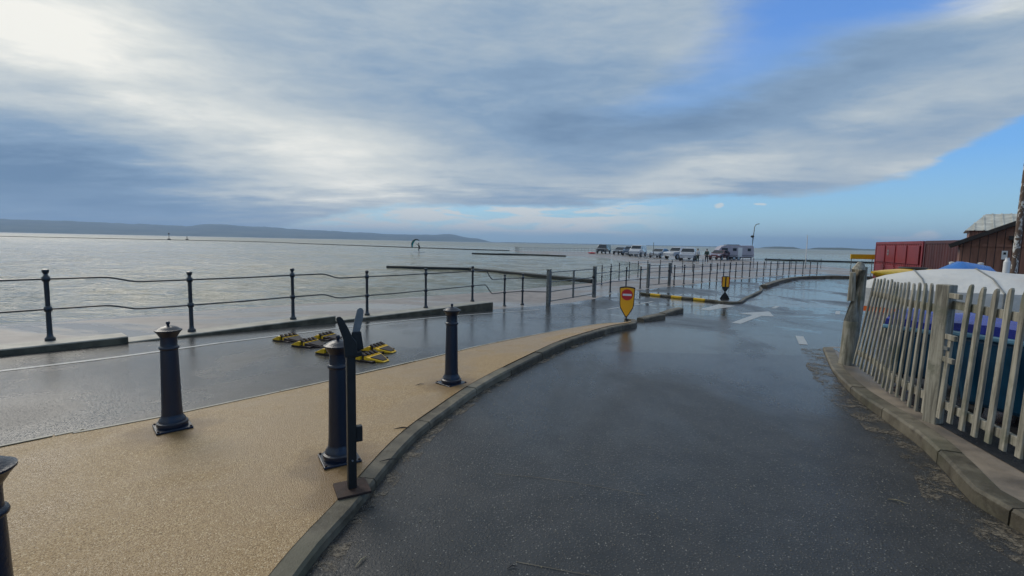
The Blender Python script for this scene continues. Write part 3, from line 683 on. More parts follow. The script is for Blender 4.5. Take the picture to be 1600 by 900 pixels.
for p in ev2: rail_post(Vector((*p, -.5))-o3, 1.05, bt, 'galv' if False else 'rail', r=.024)
rails([(*p, -.5) for p in ev2], bt, o3, r=.014)
wt = thing('railing', 'pale distant railing round the seaward end of the car park', 'railing', (1.5, 112, -.5)); o4 = Vector((1.5, 112, -.5))
ev3 = even([(.6, 120), (1.6, 113), (11, 119), (20.5, 121), (30, 123)], 40)
for p in ev3:
    mb = MB(); mb.tube([(0, 0, 0), (0, 0, 1.15)], .035, 6); mb.build('post', 'galv', wt, loc=Vector((*p, -.5))-o4)
rails([(*p, -.5) for p in ev3], wt, o4, r=.03, m='galv')

# ------------------------------------------------------------------ bollards
def bollard(label, loc, rz):
    t = thing('bollard', label, 'bollard', loc, rz, 'navy cast iron bollards on the path')
    q = lambda pr_, k: [(r_*k, z*.95) for r_, z in pr_]
    mb = MB(); mb.box((0, 0, .009), (.255, .255, .018)); mb.build('base_plate', 'iron', t, bevel=.005)
    mb = MB(); mb.lathe(q([(.142, .018), (.147, .04), (.145, .058), (.128, .066), (.126, .078), (.118, .092), (.104, .108), (.1, .125)], .77), n=36); mb.build('foot_moulding', 'iron', t, smooth=True)
    mb = MB(); mb.lathe(q([(.0985, .125), (.094, .2), (.088, .45), (.0815, .70), (.081, .705), (.092, .712), (.095, .722), (.091, .732), (.08, .738), (.078, .745), (.0775, .80), (.08, .82)], .77), n=36); mb.build('shaft', 'iron', t, smooth=True)
    mb = MB(); mb.lathe(q([(.077, .82), (.086, .832), (.098, .85), (.112, .866), (.119, .872), (.119, .88), (.105, .884), (.085, .897), (.055, .909), (.022, .916), (.012, .917), (.012, .926), (.018, .933), (.019, .942), (.013, .952), (.003, .955)], .82), n=36); mb.build('cap', 'iron', t, smooth=True)
    for sx in (-1, 1):
        for sy in (-1, 1):
            mb = MB(); mb.lathe([(.009, 0), (.009, .007), (.004, .01)], (sx*.112, sy*.112, .018), 6); mb.build('bolt', 'rust', t)
    return t
def path_z(q, y): return RZ(y)+HK(y)*(1-q)+.014
bollard('navy cast iron bollard standing alone at the road side of the path, left', (-2.84, 3.92, path_z(.75, 3.92)), .75)
bollard('navy cast iron bollard right behind the black forked post', (-1.215, 3.32, path_z(.1, 3.32)), .55)
bollard('navy cast iron bollard farthest from the camera near the kerb', (-.66, 5.27, path_z(.25, 5.27)), .8)
bollard('navy cast iron bollard cut off by the left edge of the picture', (-1.675, 1.44, path_z(.15, 1.4)), .4)

# forked rest for a swing barrier arm
t_ = thing('barrier_post', 'black steel post with a forked top and grey inner plate beside the bollard', 'barrier rest', (-.985, 2.9, path_z(0, 2.9)-.003), .5)
mb = MB(); mb.box((0, 0, .008), (.2, .2, .016)); mb.build('base_plate', 'rust', t_, bevel=.003)
mb = MB(); mb.box((0, 0, .45), (.052, .052, .87)); mb.build('upright', 'black', t_, bevel=.004)
vmx = Matrix.Translation((0, -.0, 0))
mb = MB(); mb.prism([(-.04, .86), (.034, .86), (.03, .95), (.004, .985), (-.018, 1.04), (-.05, 1.1), (-.062, 1.112), (-.08, 1.112), (-.088, 1.1), (-.07, 1.04), (-.048, .97)], .01, Matrix.Translation((0, -.038, 0))); mb.build('left_arm', 'black', t_, bevel=.003)
mb = MB(); mb.prism([(.0, .87), (.088, .885), (.072, 1.0), (.016, 1.0)], .01, Matrix.Translation((0, .04, 0))); mb.build('right_arm', 'black', t_, bevel=.003)
mb = MB(); mb.prism([(.02, .995), (.066, .995), (.086, 1.08), (.09, 1.13), (.082, 1.145), (.066, 1.15), (.052, 1.14), (.036, 1.08)], .01, Matrix.Translation((0, .048, 0))); mb.build('grey_plate', 'plategrey', t_, bevel=.003)
mb = MB(); mb.box((.045, 0, .36), (.04, .04, .1)); mb.build('lock_box', 'black', t_, bevel=.004)
mb = MB(); mb.box((.04, 0, .87), (.05, .06, .03), ry=-.2); mb.build('hinge', 'black', t_, bevel=.004)
mb = MB(); mb.tube([(0, -.03, .2), (0, -.024, .2)], .006, 8); mb.build('screw', 'alloy', t_)

# ------------------------------------------------------------------ traffic flow plates
def flow_plate(label, loc, rz):
    t = thing('flow_plate', label, 'flow plate', loc, rz, 'yellow one way flow plates on the wet road')
    mb = MB(); mb.box((0, 0, .012), (.34, .3, .024)); mb.build('base', 'teeth', t, bevel=.005)
    mb = MB(); mb.prism([(-.19, .016), (-.02, .016), (-.02, .075), (-.05, .078)], .3); mb.build('yellow_wedge', 'yellow', t, bevel=.004)
    mb = MB(); mb.add([(.06, -.14, .002), (.06, .14, .002), (.06, .14, .06), (.06, -.14, .06), (.27, -.05, .002), (.27, .05, .002), (.27, .05, .01), (.27, -.05, .01)], [(0, 1, 2, 3), (4, 7, 6, 5), (0, 4, 5, 1), (1, 5, 6, 2), (2, 6, 7, 3), (3, 7, 4, 0)]); mb.build('ramp', 'yellow' if 'right' in label or 'beige' in label else 'teeth', t, bevel=.004)
    mb = MB(); mb.add([(.1, -.1, .061), (.1, .1, .061), (.24, .04, .026), (.24, -.04, .026), (.1, -.1, .04), (.1, .1, .04), (.24, .04, .01), (.24, -.04, .01)], [(0, 1, 2, 3), (4, 7, 6, 5), (0, 4, 5, 1), (1, 5, 6, 2), (2, 6, 7, 3), (3, 7, 4, 0)]); mb.build('ramp_pad', 'teeth', t)
    for k in range(4):
        y = -.105+k*.07
        mb = MB(); mb.prism([(.0, .03), (.05, .03), (.035, .075), (-.03, .1), (-.045, .095), (-.01, .06)], .035, Matrix.Translation((0, y, 0))); mb.build('tooth', 'teeth', t)
        mb = MB(); mb.box((.04, y, .045), (.035, .05, .04)); mb.build('spring_housing', 'yellow', t)
    return t
FP = [(-3.72, 7.92, 'outermost on the left'), (-3.2, 7.48, 'second from the left'), (-3.18, 8.15, 'farthest back, beside the white line'), (-2.62, 6.98, 'half hidden by the bollard'), (-2.03, 7.2, 'farthest to the right'), (-1.98, 6.62, 'closest to the beige path')]
for x, y, s in FP: flow_plate('small yellow and black flow plate on the wet road, '+s, (x, y, RZ(y)+.002), -.4+random.uniform(-.06, .06)).scale = (1.12, 1.12, 1.15)

# ------------------------------------------------------------------ shield signs
def shield(s=1.): 
    pts = [(0, 0), (.04, .05), (.128, .2), (.142, .27), (.155, .62)]
    top = [(.155, .62), (.12, .632), (.06, .642), (0, .645)]
    r = pts+top[1:]; l = [(-x, z) for x, z in r[::-1]][1:-1]
    return [(x*s, z*s) for x, z in r+l]
def inset(poly, k, c=(0, .36)): return [(c[0]+(x-c[0])*k, c[1]+(z-c[1])*(k+.02)) for x, z in poly]
def shield_sign(name, label, loc, rz, k=1., back=False):
    t = thing(name, label, 'sign', loc, rz); sz = 1.0
    mb = MB(); mb.lathe([(.03, 0), (.03, .02), (.018, .05), (.018, .16*k)], n=12); mb.build('stem', 'black', t, smooth=True)
    Z0 = Matrix.Translation((0, 0, .05*k)) @ Matrix.Diagonal((k, 1, k, 1))
    mb = MB(); mb.prism(shield(), .05, Z0); mb.build('shield', 'black', t, bevel=.008)
    if not back:
        mb = MB(); mb.prism(inset(shield(), .89), .004, Matrix.Translation((0, -.028, 0)) @ Z0); mb.build('amber_face', 'signy', t)
        mb = MB(); mb.tube([(0, -.0305, .05*k+.475*k), (0, -.034, .05*k+.475*k)], .112*k, 36); mb.build('no_entry_disc', 'signr', t)
        mb = MB(); mb.box((0, -.036, .05*k+.475*k), (.175*k, .003, .042*k)); mb.build('white_bar', 'signw', t)
    else:
        for sx in (-1, 1):
            mb = MB(); mb.box((sx*.068*k, -.028, .05*k+.42*k), (.085*k, .006, .38*k)); mb.build('yellow_stripe', 'signy', t)
        for sx in (-1, 1):
            mb = MB(); mb.box((sx*.136*k, -.027, .05*k+.45*k), (.018*k, .004, .33*k)); mb.build('red_edge', 'signr', t)
    return t
shield_sign('no_entry_sign', 'amber shield sign with a red no entry disc at the tip of the path', (2.68, 11.1, RZ(11.1)+.1), -.24, 1.15)
t2 = shield_sign('shield_sign', 'dark shield sign with two yellow stripes on the island', (8.36, 18.75, RZ(18.8)+.26), -.35, 1.0, back=True)
mb = MB(); mb.prism([(-.2, -.25), (-.14, -.12), (-.03, .06), (.03, .06), (.14, -.12), (.2, -.25)], .1); mb.build('foot', 'black', t2)

# ------------------------------------------------------------------ picket fence and gate
def picket(parent, a, b, wd, th, u, notch=False):
    """a bottom, b top (local), u unit vector along the fence; pointed on one side like a blade"""
    mb = MB(); a = Vector(a); b = Vector(b); up = (b-a); L = up.length; up.normalize(); n = u.cross(up).normalized()
    prof = [(-wd/2, 0), (wd/2, 0), (wd/2*.98, L*.9), (wd/2*.8, L*.95), (wd*.12, L*.985), (-wd*.32, L), (-wd/2, L*.985), (-wd/2, L*.5)]
    prof = [(x+random.uniform(-.0015, .0015), z) for x, z in prof]
    vs = [a+u*x+up*z-n*th/2 for x, z in prof]+[a+u*x+up*z+n*th/2 for x, z in prof]; k = len(prof)
    mb.add(vs, [tuple(range(k)), tuple(range(2*k-1, k-1, -1))]+[(i, k+i, k+(i+1) % k, (i+1) % k) for i in range(k)])
    return mb.build('picket', 'wood', parent, bevel=.004)
fo = Vector((3.78, 4.3, 0))
fence = thing('picket_fence', 'weathered grey picket fence leaning out between its corner post and the gate post', 'fence', fo)
FB = [Vector((4.82, 6.62, .0)), Vector((4.5, 5.85, .03)), Vector((4.14, 5.1, .04)), Vector((3.9, 4.4, .06))]
FT = [Vector((5.0, 6.6, 1.22)), Vector((4.68, 5.9, 1.24)), Vector((4.27, 5.15, 1.26)), Vector((3.97, 4.45, 1.29))]
def lerpl(Ls, t):
    q = t*(len(Ls)-1); i = min(len(Ls)-2, int(q)); return Ls[i].lerp(Ls[i+1], q-i)
NP = 16
for k in range(NP):
    t = k/(NP-1)+random.uniform(-.0025, .0025); t = min(1, max(0, t)); a = lerpl(FB, t); b = lerpl(FT, t)
    u = (lerpl(FT, min(1, t+.05))-lerpl(FT, max(0, t-.05))); u.z = 0; u.normalize()
    picket(fence, a-fo+Vector((0, 0, random.uniform(-.015, .015))), b-fo+Vector((0, 0, random.uniform(-.015, .015))), .05, .022, u)
for zz_ in (.14, .82):
    mb = MB(); P_ = [lerpl(FB, t).lerp(lerpl(FT, t), zz_)-fo+Vector((.035, .01, 0)) for t in [i/6 for i in range(7)]]
    for a, b in zip(P_, P_[1:]): d = b-a; mb.box((a+b)/2, (d.length+.01, .035, .075), rz=math.atan2(d.y, d.x), ry=-math.atan2(d.z, math.hypot(d.x, d.y)))
    mb.build('rail', 'wood', fence, bevel=.003)
mb = MB(); mb.box((0, 0, .64), (.11, .11, 1.44)); mb.build('gate_post', 'wood', fence, bevel=.008, loc=(.06, -.07, -.05), rz=.3)
mb = MB(); mb.tube([(0, 0, -.15), (.03, .01, .6), (.06, 0, 1.34), (.09, 0, 1.44)], [.1, .095, .085, .04], 10); mb.tube([(.1, .06, 0), (.14, .03, .9), (.17, .02, 1.38)], [.06, .055, .03], 8); mb.tube([(-.02, -.02, .9), (-.05, -.05, 1.3)], [.05, .035], 7)
mb.build('corner_post', 'wood', fence, smooth=True, loc=Vector((4.84, 6.8, -.02))-fo)
mb = MB(); mb.prism([(-.28, .58), (.28, .6), (.26, .92), (-.27, .9)], .02); mb.build('rust_panel', 'rust', fence, loc=Vector((4.93, 6.3, .0))-fo, rz=1.1) if False else None
go = Vector((3.72, 4.1, 0))
gate = thing('picket_gate', 'weathered grey picket gate with cross rails, hung from the gate post over a dark gap', 'gate', go)
G0b, G1b = Vector((3.79, 4.12, .14)), Vector((3.5, 2.95, .17)); G0t, G1t = Vector((3.83, 4.1, 1.32)), Vector((3.52, 2.95, 1.36))
for k in range(9):
    t = k/8; a = G0b.lerp(G1b, t)+Vector((0, 0, random.uniform(-.015, .015))); b = G0t.lerp(G1t, t)+Vector((0, 0, random.uniform(-.015, .015))); u = (G1t-G0t); u.z = 0; u.normalize()
    if k == 0: b = a.lerp(b, .62)
    picket(gate, a-go, b-go, .053, .022, -u)
for zz_, th in ((.09, .07), (.83, .07)):
    mb = MB(); a = G0b.lerp(G0t, zz_)-go+Vector((.035, .0, 0)); b = G1b.lerp(G1t, zz_)-go+Vector((.035, 0, 0)); a = a+(a-b)*.08; d = b-a
    mb.box((a+b)/2, (d.length, .035, th), rz=math.atan2(d.y, d.x)); mb.build('rail', 'wood', gate, bevel=.003)
a = Vector((3.84, 4.26, 0))-go
mb = MB(); mb.box(a+Vector((0, 0, .7)), (.05, .045, 1.1), rz=1.3); mb.build('hinge_stile', 'wood', gate, bevel=.003)
for z in (.66, .86, 1.22):
    mb = MB(); mb.box(a+Vector((-.02, -.11, z)), (.25, .03, .045), rz=1.3); mb.build('cross_piece', 'wood', gate, bevel=.003)
mb = MB(); mb.box(a+Vector((-.03, -.1, .76)), (.14, .02, .03), rz=1.3); mb.build('latch', 'galv', gate)

# ------------------------------------------------------------------ bins behind the gate
def big_bin(label, loc, rz, wx, wy, h):
    t = thing('waste_bin', label, 'bin', loc, rz, 'blue bins behind the fence')
    mb = MB(); mb.box((0, 0, .12+(h-.12)/2), (wx, wy, h-.12)); 
    mb.v = [(x*(.86 if z < h*.5 else 1), y*(.86 if z < h*.5 else 1), z) for x, y, z in mb.v]; mb.build('body', 'bin', t, bevel=.04)
    mb = MB(); mb.box((0, 0, h+.02), (wx+.08, wy+.08, .05)); mb.build('rim', 'rim', t, bevel=.015)
    mb = MB(); rings = []
    for k in range(7):
        q = k/6; y = (-.5+q)*(wy+.06); z = h+.05+.17*math.sin(math.pi*(.12+.76*q))
        rings.append([(-wx/2-.02, y, h+.046), (-wx/2-.01, y, z), (-wx*.25, y, z+.02), (0, y, z), (wx*.25, y, z+.02), (wx/2+.01, y, z), (wx/2+.02, y, h+.046)])
    mb.loft(rings); mb.build('lid', 'lid', t, smooth=True)
    for k in range(4):
        mb = MB(); mb.box((-wx*.36+k*wx*.24, -wy/2-.005, h*.55), (.03, .03, h*.7)); mb.build('rib', 'bin', t)
    for sx in (-1, 1):
        for sy in (-1, 1):
            mb = MB(); mb.tube([(sx*wx*.36-.02, sy*wy*.34, .08), (sx*wx*.36+.02, sy*wy*.34, .08)], .08, 14); mb.build('wheel', 'rubber', t)
    return t
big_bin('large teal blue bin with a shiny blue lid behind the picket gate', (4.85, 4.05, .06), -1.25, 1.3, 1.0, .76)
big_bin('narrower blue bin behind the picket fence left of the gate post', (4.98, 5.5, .02), -1.1, .75, .7, .66)

# ------------------------------------------------------------------ boats, kayaks
def hull(t, L, Wd, z_keel, z_gun, mhull, mcover, ridge_h, band=None):
    N = 14; rings = []; cov = []; bnd = []
    for i in range(N):
        q = i/(N-1); wdt = Wd/2*(1-(max(0, (.45-q)/.45))**2.2)*(1-.12*max(0, (q-.6)/.4)); wdt = max(wdt, .02); x = q*L
        zg = z_gun-.1*(1-q)**2; zk = z_keel+(zg-z_keel-.05)*max(0, (.3-q)/.3)**1.6
        rings.append([(x, -wdt, zg), (x, -wdt*.82, (zg+zk)/2-.08), (x, 0, zk), (x, wdt*.82, (zg+zk)/2-.08), (x, wdt, zg)])
        rp_ = [(0, .25), (.1, .8), (.2, 1.), (.32, 1.), (.4, .78), (.7, .6), (1.01, .3)]; rh = ridge_h*[a_[1]+(b_[1]-a_[1])*(q-a_[0])/(b_[0]-a_[0]) for a_, b_ in zip(rp_, rp_[1:]) if a_[0] <= q < b_[0]][0]
        w2 = wdt+.03
        cov.append([(x, -w2, zg-.28), (x, -w2, zg+.02), (x, -w2*.6, zg+rh*.62), (x, 0, zg+rh), (x, w2*.6, zg+rh*.62), (x, w2, zg+.02), (x, w2, zg-.28)])
        bnd.append([(x, -w2-.01, zg-.36), (x, -w2-.012, zg-.285), (x, w2+.012, zg-.285), (x, w2+.01, zg-.36)])
    mb = MB(); mb.loft(rings); mb.build('hull', mhull, t, smooth=True)
    mb = MB(); mb.loft(cov); mb.build('cover', mcover, t, smooth=True)
    if band:
        for i in (2, 4, 6, 9):
            mb = MB(); mb.tube([(x, y*1.006, z+.006) for x, y, z in cov[i]], .011, 6); mb.build('strap', 'plategrey', t)
    if band: mb = MB(); mb.loft(bnd); mb.build('rubbing_strake', band, t, smooth=True)
b1 = thing('covered_boat', 'long boat under a taut white cover with an orange strake behind the fence', 'boat', (5.75, 8.0, 0), -.42)
hull(b1, 4.9, 1.9, .3, 1.06, 'hullblue', 'white', .33, 'orange')
for x in (1.4, 3.6):
    mb = MB(); mb.box((x, 0, .2), (.12, 1.2, .36)); mb.build('trestle', 'wood', b1)
b2 = thing('tarpaulin_heap', 'bright blue tarpaulin heaped on a crate behind the white covered boat', 'tarpaulin', (9.35, 10.0, -.14), -.3)
mb = MB(); mb.box((0, 0, .6), (.7, .5, 1.2)); mb.build('crate', 'rubblewood', b2)
mb = MB(); mb.loft([[(x, math.cos(a_)*.42, 1.2+k_*max(0, math.sin(a_))+.02*math.sin(a_*5)-(.3 if math.sin(a_) < 0 else 0)) for a_ in [2*math.pi*q/14 for q in range(14)]] for x, k_ in ((-.5, .05), (-.3, .2), (-.05, .34), (.2, .3), (.42, .25), (.52, .08))]); mb.build('tarpaulin', 'blue', b2, smooth=True)
def kayak(name, label, loc, rz, m, L=3.2, rest=1.1):
    t = thing(name, label, 'kayak', loc, rz); mb = MB(); rings = []
    for i in range(17):
        q = i/16; r = math.sin(math.pi*min(.985, max(.015, q)))**.7; x = q*L; zc = .1*(2*q-1)**2
        rings.append([(x, math.cos(a)*.3*r, zc+(math.sin(a)*.16*r if math.sin(a) > 0 else math.sin(a)*.2*r)) for a in [2*math.pi*k/14 for k in range(14)]])
    mb.loft(rings); mb.build('hull', m, t, smooth=True)
    mb = MB(); mb.lathe([(.19, .15), (.24, .17), (.22, .19), (.18, .16)], (L*.5, 0, 0), 20); mb.build('cockpit_rim', 'rubber', t, smooth=True)
    return t
def trestle(loc, rz, h, label):
    t = thing('trestle', label, 'trestle', loc, rz)
    mb = MB(); mb.box((0, 0, h-.04), (.1, .9, .08)); mb.build('top_beam', 'wood', t)
    for sy in (-1, 1):
        for sx in (-1, 1):
            mb = MB(); mb.box((sx*.12, sy*.36, h/2-.04), (.05, .05, h-.06), ry=-sx*.2); mb.build('leg', 'wood', t)
kayak('kayak', 'yellow kayak with only its nose showing past the boat bow', (6.72, 8.95, 1.09), .42, 'yellow', 2.6)
trestle((8.0, 9.5, -.18), .42, 1.0, 'wooden trestle under the yellow kayak behind the white boat')
kayak('kayak', 'orange kayak nose resting on the white boat cover at the right edge', (7.25, 6.75, 1.22), -.35, 'orange', 2.8)

# ------------------------------------------------------------------ pole, shed, containers
mb = MB(); mb.tube([(0, 0, -.4), (.0, 0, 2), (.03, 0, 5), (.05, 0, 9)], [.062, .056, .05, .045], 14)
tag(mb.build('pole', 'peel', smooth=True, loc=(10.75, 10.3, 0)), 'tall wooden pole with peeling white paint at the right edge', 'pole')

sx_ = Vector((.74, -.67, 0)).normalized(); sy_ = Vector((.67, .74, 0)).normalized()
rzs = math.atan2(sx_.y, sx_.x)
shed = thing('boat_shed', 'brown boarded shed with a sloping dark verge at the right', 'shed', (12.05, 13, -.2), rzs)
Wd, Dp, He, Hr = 7.0, 4.2, 2.0, 3.75
mb = MB(); g_ = [(0, 0), (Wd, 0), (Wd, He), (Wd/2, Hr), (0, He)]
n = 5; vs = [(x, 0, z) for x, z in g_]+[(x, Dp, z) for x, z in g_]
mb.add(vs, [tuple(range(n)), tuple(range(2*n-1, n-1, -1))]+[(i, n+i, n+(i+1) % n, (i+1) % n) for i in range(n)]); mb.build('wall', 'boards', shed)
sl = math.atan2(Hr-He, Wd/2); Ls = math.hypot(Hr-He, Wd/2)+.25
for s in (0, 1):
    mb = MB(); cx_ = Wd*.25 if s == 0 else Wd*.75
    mb.box((cx_+(-.11 if s == 0 else .11), Dp/2, (He+Hr)/2+.06-.05), (Ls, Dp+.5, .1), ry=-sl if s == 0 else sl); mb.build('roof', 'fascia', shed)
mb = MB(); mb.box((Wd/2, -.02, He-.02), (Wd, .035, .06)); mb.build('trim_board', 'boards', shed)
mb = MB(); mb.box((.85, -.02, He-.26), (.11, .03, .22)); f1 = mb.build('notice', 'signw', shed)
mb = MB(); mb.box((.85, -.038, He-.22), (.05, .004, .06)); mb.build('symbol', 'black', f1)
mb = MB(); mb.box((1.0, -.07, He+.18), (.22, .12, .1)); mb.tube([(1.0, -.1, He+.12), (1.0, -.1, He+.05)], .05, 10); mb.build('wall_lamp', 'black', shed)
mb = MB(); mb.tube([(1.45, .3, 2.6), (1.45, .3, 3.35)], .018, 8); mb.build('aerial', 'black', shed)
for k, x in enumerate((-.02, .35, .62)): pass

gh = thing('grey_roofed_building', 'building with a pale grey ribbed hip roof behind the brown shed', 'building', (26.5, 28.4, -.45), rzs)
Wg, Dg, Hg, Hq = 12, 6, 3.3, 4.4
mb = MB(); mb.box((Wg/2, Dg/2, Hg/2), (Wg-.4, Dg-.4, Hg)); mb.build('wall', 'boards', gh)
mb = MB(); e = .0
mb.add([(0, 0, Hg), (Wg, 0, Hg), (Wg, Dg, Hg), (0, Dg, Hg), (.9, Dg/2, Hq), (Wg-.9, Dg/2, Hq)], [(0, 1, 5, 4), (1, 2, 5), (2, 3, 4, 5), (3, 0, 4), (0, 3, 2, 1)]); rf = mb.build('roof', 'roofm', gh)
for k in range(29):
    x = .4+k*.4; zt = 1.0 if .9 <= x <= Wg-.9 else (x/.9 if x < .9 else (Wg-x)/.9); zt = max(.1, min(1, zt))
    mb = MB(); mb.box((x, Dg/4*zt, Hg+(Hq-Hg)/2*zt+.02), (.06, math.hypot(Dg/2, Hq-Hg)*zt, .04), rx=math.atan2(Hq-Hg, Dg/2)); mb.build('roof_rib', 'roofm', rf)

def container(label, a, b, Wd, Hc, m, doors):
    a = Vector((*a, 0)); b = Vector((*b, 0)); d = b-a; L = d.length; rz = math.atan2(d.y, d.x); t = thing('shipping_container', label, 'container', (a.x, a.y, -.49), rz, 'steel containers by the yard')
    mb = MB(); N = int(L/.14); vs = []
    zz0, zz1 = .16, Hc-.12
    for i in range(N*2+1):
        x = .1+(L-.2)*i/(N*2); y = .03 if (i//2) % 2 == 0 else .065
        vs += [(x, y, zz0), (x, y, zz1)]
    mb.add(vs, [(2*i, 2*i+2, 2*i+3, 2*i+1) for i in range(N*2)]); mb.box((L/2, Wd/2+.05, Hc/2), (L-.16, Wd-.12, Hc-.1)); mb.build('side_panel', m, t)
    mb = MB()
    for x in (.05, L-.05): mb.box((x, .06, Hc/2), (.12, .12, Hc)); mb.box((x, Wd-.06, Hc/2), (.12, .12, Hc))
    for z in (.08, Hc-.06): mb.box((L/2, .05, z), (L-.2, .09, .14)); mb.box((L/2, Wd-.05, z), (L-.2, .09, .14))
    mb.build('frame', m, t)
    if doors:
        for k in range(4):
            x0 = .25+k*(L-.5)/4; w_ = (L-.5)/4-.12
            mb = MB(); mb.box((x0+w_/2, .01, Hc*.28), (w_, .05, Hc*.38)); mb.box((x0+w_/2, .01, Hc*.72), (w_, .05, Hc*.38)); p_ = mb.build('door_panel', m, t, bevel=.02)
        for k in range(3):
            x = .22+(k+1)*(L-.5)/4
            mb = MB(); mb.tube([(x, -.04, .2), (x, -.04, Hc-.2)], .022, 8); mb.box((x+.1, -.06, Hc*.42), (.25, .02, .04)); mb.build('locking_bar', m, t)
        mb = MB(); mb.tube([(L*.33, -.022, Hc*.76), (L*.33, -.03, Hc*.76)], .17, 20); mb.build('emblem', 'plategrey', t)
        mb = MB(); mb.box((L*.33, -.034, Hc*.76), (.24, .004, .07)); mb.build('emblem_bar', 'red', t)
    return t
container('red steel container with framed door panels left of the shed', (23.31, 31), (20.85, 24.55), 2.44, 2.59, 'red', True)
container('dark maroon corrugated container between the red one and the shed', (20.72, 24.3), (18.6, 18.9), 2.44, 2.59, 'maroon', False)

# yellow board on legs
t_ = thing('yellow_board', 'yellow board on thin legs beyond the fence corner', 'board', (21.6, 30, -.49), 0)
mb = MB(); mb.box((0.2, 0, 1.66), (1.5, .06, .3)); mb.build('board', 'yellow', t_, bevel=.01)
for x in (-.45, .85): mb = MB(); mb.tube([(x, 0.05, 0), (x, .05, 1.6)], .02, 8); mb.build('leg', 'galv', t_)

# small pale mooring posts beside the shed
for k, (x, y, h) in enumerate([(10.5, 11.5, 1.3), (10.75, 11.4, 1.3), (10.95, 11.25, 1.3)]):
    mb = MB(); mb.lathe([(.03, 0), (.03, h-.02), (.055, h+.08), (.055, h+.1), (.02, h+.11)], n=14)
    tag(mb.build('mooring_post', 'signw', smooth=True, loc=(x, y, -.05)), ['small pale capped post before the shed, next to the blue cover', 'small pale capped post before the shed, middle of three', 'small pale capped post before the shed, nearest the tall white canister'][k], 'post', 'pale posts before the shed')
mb = MB(); mb.lathe([(.06, 0), (.06, 1.44), (.055, 1.46), (.04, 1.48), (.035, 1.52), (.035, 1.54)], n=16)
tag(mb.build('white_canister', 'signw', smooth=True, loc=(11.2, 10.9, -.05)), 'tall white cylindrical canister before the brown shed', 'canister')

